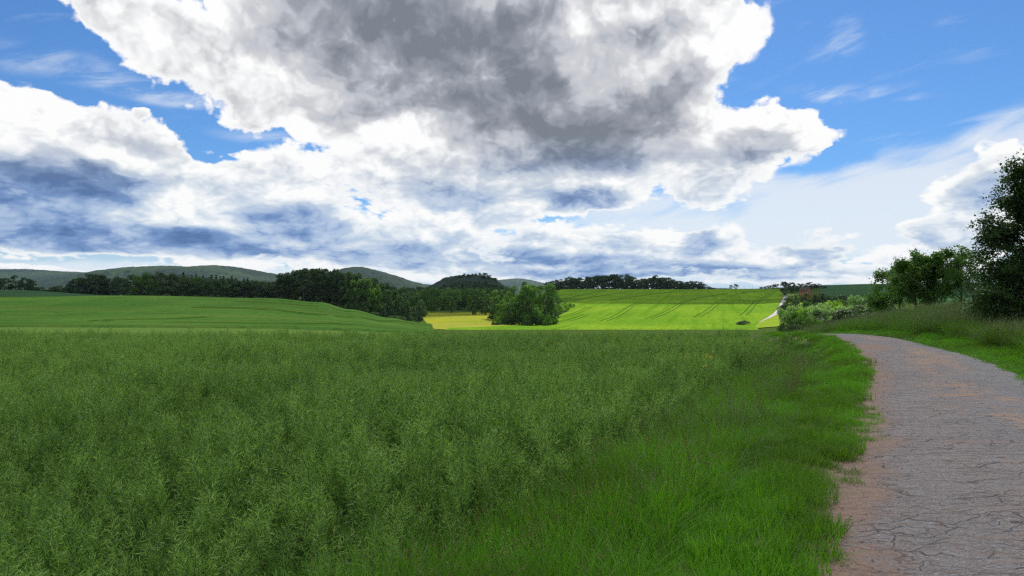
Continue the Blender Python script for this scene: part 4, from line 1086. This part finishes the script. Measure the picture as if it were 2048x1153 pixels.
# --- rapeseed
rape_lib = library('rapeseed_plants', [rape_plant(500 + i, H=1.0 + .05 * (i % 4)) for i in range(8)] + [rape_plant(520 + i, H=1.2, flowers=True) for i in range(2)])
Xs, Ys = [], []
for y0, y1, dens in ((2.0, 9, 30), (9, 16, 25), (16, 26, 17), (26, 35, 15)):
    x0, x1 = -0.76 * y1 - 2.5, 0.6 * y1
    a = (x1 - x0) * (y1 - y0); x, y = sample(int(a * dens), x0, x1, y0, y1, lambda X, Y: in_view(X, Y) & (crop_in(X, Y) > 0.0) & ((X < -0.76 * 2) | (Y > 3.6)))
    e = crop_in(x, y); k = rng.random(len(x)) < np.clip(0.35 + e * 1.2, 0, 1); Xs.append(x[k]); Ys.append(y[k])
X, Y = np.concatenate(Xs), np.concatenate(Ys); n = len(X); E = crop_in(X, Y)
Z = ground_z(X, Y)
lod = fbm(X * .45, Y * .45, 3); hts = (0.74 + .42 * fbm(X * .45 + 9, Y * .45, 3)) * rng.uniform(.82, 1.14, n) * np.clip(.72 + E * .35, .7, 1)
tall = rng.random(n) < .006; hts[tall] *= 1.18
tilt_a = fbm(X * .25 + 50, Y * .25, 2) * 12; tl = .10 + .34 * sstep(.45, .7, lod)
rot = np.stack([np.sin(tilt_a) * tl + rng.normal(size=n) * .10, np.cos(tilt_a) * tl + rng.normal(size=n) * .10, rng.uniform(0, 6.28, n)], 1)
idx = rng.integers(0, 8, n)
fl = ((rng.random(n) < .022) & (Y > 14) & (X > 0.5) & (X < 8) & (vnoise(X * .9, Y * .9) > .62)); idx[fl] = 8 + rng.integers(0, 2, fl.sum())
scatter('rapeseed_crop', rape_lib, np.stack([X, Y, Z], 1), rot, np.stack([hts * rng.uniform(.8, 1.08, n), hts * rng.uniform(.8, 1.08, n), hts], 1), idx, 'dense green rapeseed crop full of thin curved pods, filling the left foreground')
print('rape', n)

# --- verge between field and lane
glib = library('grass_clumps', [grass_clump(600 + i, n=70, h=.34, mats=[M_grass, M_pale]) for i in range(4)] + [grass_clump(610 + i, n=55, h=.52, r=.10, mats=[M_grass, M_seed], seedhead=.10) for i in range(3)] +
    [grass_clump(620 + i, n=60, h=.13, r=.12, mats=[M_grass, M_pale], w=.006) for i in range(3)] + [grass_clump(630 + i, n=60, h=.6, r=.14, mats=[M_grass2, M_pale], seedhead=.5) for i in range(3)])
# 0-3 medium, 4-6 tall, 7-9 short, 10-12 hay-like with seed heads
def verge(n, x0, x1, y0, y1):
    return sample(n, x0, x1, y0, y1, lambda X, Y: in_view(X, Y, 1.5) & (crop_in(X, Y) < 0.7) & (lane_s(X, Y) > -0.3) & ((Y > 3.0) | (X > 1.5)))
Xs, Ys = [], []
for y0, y1, dens in ((1.8, 8, 110), (8, 16, 75), (16, 36, 50)):
    x0, x1 = -6, 0.62 * y1; a = (x1 - x0) * (y1 - y0); x, y = verge(int(a * dens), x0, x1, y0, y1); Xs.append(x); Ys.append(y)
X, Y = np.concatenate(Xs), np.concatenate(Ys)
s = lane_s(X, Y); k = s + (fbm(X * 2.1, Y * 2.1, 3) - .5) * 0.30 + rng.normal(size=len(X)) * .10 > .12 - .05 * sstep(7, 4, Y); k &= (crop_in(X, Y) < 0.1) | (rng.random(len(X)) < .35)
X, Y, s = X[k], Y[k], s[k]; n = len(X); ce = -crop_in(X, Y)
hf = np.clip((s - .3) / 1.5, .25, 1) * (.55 + .8 * fbm(X * .7, Y * .7, 3))
idx = np.where(rng.random(n) < .25 * sstep(.9, 1.8, s), rng.integers(4, 7, n), rng.integers(0, 4, n)); lowm = s < .75; idx[lowm] = rng.integers(7, 10, lowm.sum()); hf[lowm] = rng.uniform(.6, 1.4, lowm.sum())
dry = (rng.random(n) < .03 + .05 * sstep(14, 24, Y)) & (s > 1.2); idx[dry] = rng.integers(10, 13, dry.sum())
hf[ce < .5] *= 1.1; nr_ = (Y < 8) & (s > 1.0) & (rng.random(n) < .45); idx[nr_] = rng.integers(4, 7, nr_.sum()); hf[nr_] *= 1.15
rot = np.stack([rng.normal(size=n) * .10, rng.normal(size=n) * .10, rng.uniform(0, 6.28, n)], 1)
scatter('verge_grass', glib, np.stack([X, Y, ground_z(X, Y)], 1), rot, np.stack([hf ** .5, hf ** .5, hf], 1), idx, 'lush green grass verge between the rapeseed and the lane')
print('verge', n)
# small tufts on the soil shoulder
X, Y = sample(16000, -1, 14, 3.2, 26, lambda X, Y: in_view(X, Y, 1) & (lane_s(X, Y) > -.25) & (lane_s(X, Y) < .8))
k = fbm(X * 1.9 + 3, Y * 1.1, 3) > .46 + .22 * sstep(.3, -.35, lane_s(X, Y)); X, Y = X[k], Y[k]; n = len(X)
scatter('grass_tufts', glib, np.stack([X, Y, ground_z(X, Y) - .01], 1), np.stack([np.zeros(n), np.zeros(n), rng.uniform(0, 6.28, n)], 1), rng.uniform(.25, .75, n)[:, None] * np.array([[1.3, 1.3, .8]]), rng.integers(7, 10, n), 'small green tufts growing in the red soil along the edge of the lane')
# --- weeds at the field edge
wlib = library('weeds', [weed(700 + i, h=.55, mat=M_seed, stems=3) for i in range(3)] + [weed(710 + i, h=.5, mat=M_rape, n=90) for i in range(2)] + [big_leaf(720 + i, M_dead) for i in range(3)] + [weed(730, h=.6, mat=M_white, n=16, stems=2), weed(731, h=.75, mat=M_pale, n=60, stems=5)])
X, Y = sample(9000, -5, 13, 3.5, 30, lambda X, Y: in_view(X, Y, 1) & (np.abs(crop_in(X, Y) + .15) < .75))
k = (fbm(X * .8 + 40, Y * .8, 2) > .50) & (rng.random(len(X)) < .75); X, Y = X[k], Y[k]; n = len(X)
idx = rng.choice([0, 1, 2, 3, 4], n, p=[.16, .16, .16, .26, .26])
Xd, Yd = sample(420, -4, 6, 4.5, 15, lambda X, Y: in_view(X, Y, 1) & (crop_in(X, Y) > -.15) & (crop_in(X, Y) < .45)); Xd, Yd = Xd[:34], Yd[:34]
Xv, Yv = sample(900, 0, 13, 4.5, 27, lambda X, Y: in_view(X, Y, 0) & (crop_in(X, Y) < -.3) & (lane_s(X, Y) > 1.1)); Xv, Yv = Xv[:110], Yv[:110]
X = np.concatenate([X, Xd, Xv]); Y = np.concatenate([Y, Yd, Yv]); idx = np.concatenate([idx, rng.integers(5, 8, len(Xd)), rng.choice([0, 1, 2, 8, 9], len(Xv), p=[.27, .27, .26, .08, .12])]); n = len(X)
sc = rng.uniform(.7, 1.15, n); sc[(idx > 4) & (idx < 8)] *= 0.75
scatter('weeds', wlib, np.stack([X, Y, ground_z(X, Y)], 1), np.stack([rng.normal(size=n) * .12, rng.normal(size=n) * .12, rng.uniform(0, 6.28, n)], 1), np.stack([sc] * 3, 1), idx, 'brown seeding weeds and withered leaves along the edge of the rapeseed')
# --- bank right of the lane
def right_s(X, Y): return -lane_s(X, Y) - lane_w(Y) * 0.88
Xs, Ys = [], []
for y0, y1, dens in ((10, 22, 34), (22, 50, 17), (50, 62, 9)):
    x0, x1 = 8, 0.78 * y1 + 3; a = (x1 - x0) * (y1 - y0)
    x, y = sample(int(a * dens), x0, x1, y0, y1, lambda X, Y: in_view(X, Y, 3) & (right_s(X, Y) > -.05) & (right_s(X, Y) < 26)); Xs.append(x); Ys.append(y)
X, Y = np.concatenate(Xs), np.concatenate(Ys); n = len(X); s = right_s(X, Y)
low_ = s + (fbm(X * .6, Y * .6, 2) - .5) * .8 < 1.5
idx = rng.integers(10, 13, n); m_ = rng.random(n) < .55; idx[m_] = rng.integers(4, 7, m_.sum()); idx[low_] = rng.integers(7, 10, low_.sum())
hf = .75 + .6 * fbm(X * .5, Y * .5, 3); hf[low_] = rng.uniform(.6, 1.3, low_.sum()) * (0.5 + np.clip(s[low_], 0, 1)); wide = np.where(low_, 1.4, 1.35)
scatter('bank_grass', glib, np.stack([X, Y, ground_z(X, Y)], 1), np.stack([rng.normal(size=n) * .15 + .12, rng.normal(size=n) * .15 - .2, rng.uniform(0, 6.28, n)], 1), np.stack([wide, wide, hf], 1), idx, 'tall seeding grass on the bank right of the lane')
print('bank', n)

# --- loose stones on the crumbling edge of the lane
def stone(seed):
    rs = np.random.default_rng(seed); th = np.linspace(0, 2 * np.pi, 8, endpoint=False); vs = []
    for z, r in ((-.5, .5), (-.1, 1), (.3, .85), (.55, .35)): vs += [(math.cos(a) * r * rs.uniform(.75, 1.2), math.sin(a) * r * rs.uniform(.6, 1.0), z * rs.uniform(.8, 1.2)) for a in th]
    f = [[i * 8 + j, i * 8 + (j + 1) % 8, (i + 1) * 8 + (j + 1) % 8, (i + 1) * 8 + j] for i in range(3) for j in range(8)]
    f += [[24, 25, 26, 27], [24, 27, 28, 31], [28, 29, 30, 31]]
    return mesh_np('stone', np.array(vs), np.array(f), [M_stone])
M_stone, nt, out = new_mat('stone'); r = inst_rand(nt); surf(nt, out, mix(nt, r, (0.26, 0.20, 0.16), (0.46, 0.40, 0.35)), 0.9, spec=.15)
X, Y = sample(60000, 0, 12, 3.6, 20, lambda X, Y: in_view(X, Y, .5) & (lane_s(X, Y) < .5) & (lane_s(X, Y) > -1.1))
ss = lane_s(X, Y); k = rng.random(len(X)) < np.exp(-((ss + .1) / .38) ** 2) * .22; X, Y = X[k], Y[k]; n = len(X); sc = rng.uniform(.003, .009, n) * np.where(rng.random(n) < .05, 2.0, 1.0)
scatter('gravel', library('stones', [stone(800 + i) for i in range(5)]), np.stack([X, Y, ground_z(X, Y) + .008], 1), rng.uniform(0, 6.28, (n, 3)), np.stack([sc] * 3, 1), rng.integers(0, 5, n), 'loose stones and grit on the crumbling left edge of the lane')
print('stones', n)

# ================================================================ the orange house and the masts
def simple(name, v, f, mat, parent):
    me = bpy.data.meshes.new(name); me.from_pydata(v, [], f); me.materials.append(mat)
    o = add(name, me, parent); return o
def boxm(x0, x1, y0, y1, z0, z1):
    v = [(x, y, z) for z in (z0, z1) for y in (y0, y1) for x in (x0, x1)]
    return v, [(0, 2, 3, 1), (4, 5, 7, 6), (0, 1, 5, 4), (2, 6, 7, 3), (0, 4, 6, 2), (1, 3, 7, 5)]
def plain(name, c, rough=0.85):
    m, nt, out = new_mat(name); p = objpos(nt); k = noise(nt, p, 1.5, 4, 0.6)
    surf(nt, out, mix(nt, k.smooth(.35, .65), c, tuple(x * .82 for x in c)), rough, spec=.1); return m
M_orange, M_tiles, M_glass_, M_frame = plain('orange_render', (0.50, 0.19, 0.055)), plain('brown_roof_tiles', (0.10, 0.075, 0.05)), plain('window_glass', (0.03, 0.035, 0.04), .2), plain('white_frame', (0.6, 0.58, 0.54))
Yh = 400.0; Xh = (1611 - CX) / F * Yh; zt = EYE + (HY - 573.5) / F * Yh
h = bpy.data.objects.new('house', None); COL.objects.link(h); h.location = (Xh, Yh, zt - 4.4); h.rotation_euler = (0, 0, R(-50))
h.scale = (.8, .8, .85)
tag(h, 'small orange house with a brown pitched roof among dark trees below the skyline', 'house')
L_, Wd, Hw, Hr = 3.0, 2.5, 3.0, 4.9
v, f = boxm(-L_, L_, -Wd, Wd, -3.5, Hw); v += [(-L_, 0, Hr - .15), (L_, 0, Hr - .15)]; f += [(4, 6, 8), (5, 9, 7)]
simple('wall', v, f, M_orange, h)
e = .45
simple('roof', [(-L_ - e, -Wd - e, Hw - .35), (L_ + e, -Wd - e, Hw - .35), (L_ + e, 0, Hr), (-L_ - e, 0, Hr), (-L_ - e, Wd + e, Hw - .35), (L_ + e, Wd + e, Hw - .35),
    (-L_ - e, -Wd - e, Hw - .55), (L_ + e, -Wd - e, Hw - .55), (L_ + e, 0, Hr - .2), (-L_ - e, 0, Hr - .2), (-L_ - e, Wd + e, Hw - .55), (L_ + e, Wd + e, Hw - .55)],
    [(0, 1, 2, 3), (3, 2, 5, 4), (6, 9, 8, 7), (9, 10, 11, 8), (0, 6, 7, 1), (4, 5, 11, 10), (1, 7, 8, 2), (2, 8, 11, 5), (0, 3, 9, 6), (3, 4, 10, 9)], M_tiles, h)
for (x, y, z) in ((L_, -1.1, 1.0), (L_, 1.1, 1.0)):
    w_ = simple('window', *boxm(x + .02, x + .08, y - .55, y + .55, z - .1, z + 1.2), M_frame, h)
    simple('pane', *boxm(x + .085, x + .10, y - .45, y + .45, z, z + 1.1), M_glass_, w_)
for y in (-1.8, 0, 1.8):
    w_ = simple('window', *boxm(y - .55, y + .55, -Wd - .08, -Wd - .02, .9, 2.2), M_frame, h)
    simple('pane', *boxm(y - .45, y + .45, -Wd - .10, -Wd - .085, 1.0, 2.1), M_glass_, w_)
simple('chimney', *boxm(-1.4, -.8, .3, .9, Hr - 1.2, Hr + .7), M_tiles, h)
M_steel = plain('pale_steel', (0.5, 0.5, 0.52))
def mast(xp, Y, top, bot, label, w=.5):
    X = (xp - CX) / F * Y; z0 = EYE + (HY - bot) / F * Y; hh = (bot - top) / F * Y
    o = bpy.data.objects.new('mast', None); COL.objects.link(o); o.location = (X, Y, z0); tag(o, label, 'mast')
    v, f = tube([(0, 0, -2), (0, 0, hh * .6), (0, 0, hh)], [w, w * .7, w * .35], 6); add('pole', mesh_np('pole', v, f, [M_steel]), o)
    for k, (zz, l) in enumerate(((.72, .12), (.86, .09))):
        simple('crossarm', *boxm(-hh * l, hh * l, -w * .25, w * .25, hh * zz, hh * zz + w * .6), M_steel, o)
mast(150, 2300, 548, 563, 'left one of two thin pale masts in front of the far left hill')
mast(158, 2300, 550, 562, 'right one of two thin pale masts in front of the far left hill')
mast(1488, 690, 571.5, 581, 'thin mast on the ridge right of the two upright trees', w=.12)
mast(1505, 690, 573, 580, 'shorter thin mast on the ridge left of the little round trees', w=.10)

# ================================================================ the air
m = bpy.data.materials.new('haze'); m.use_nodes = True; nt = m.node_tree
for n in list(nt.nodes): nt.nodes.remove(n)
out = node(nt, 'ShaderNodeOutputMaterial'); pv = node(nt, 'ShaderNodeVolumePrincipled')
pv.inputs['Color'].default_value = (0.60, 0.78, 1.0, 1); pv.inputs['Density'].default_value = 3.2e-5; pv.inputs['Anisotropy'].default_value = 0.2
nt.links.new(pv.outputs[0], out.inputs['Volume'])
m.cycles.homogeneous_volume = True
v, f = boxm(-13000, 13000, -120, 9500, -40, 165)
me = bpy.data.meshes.new('haze'); me.from_pydata(v, [], f); me.materials.append(m); tag(add('haze', me), kind='stuff')
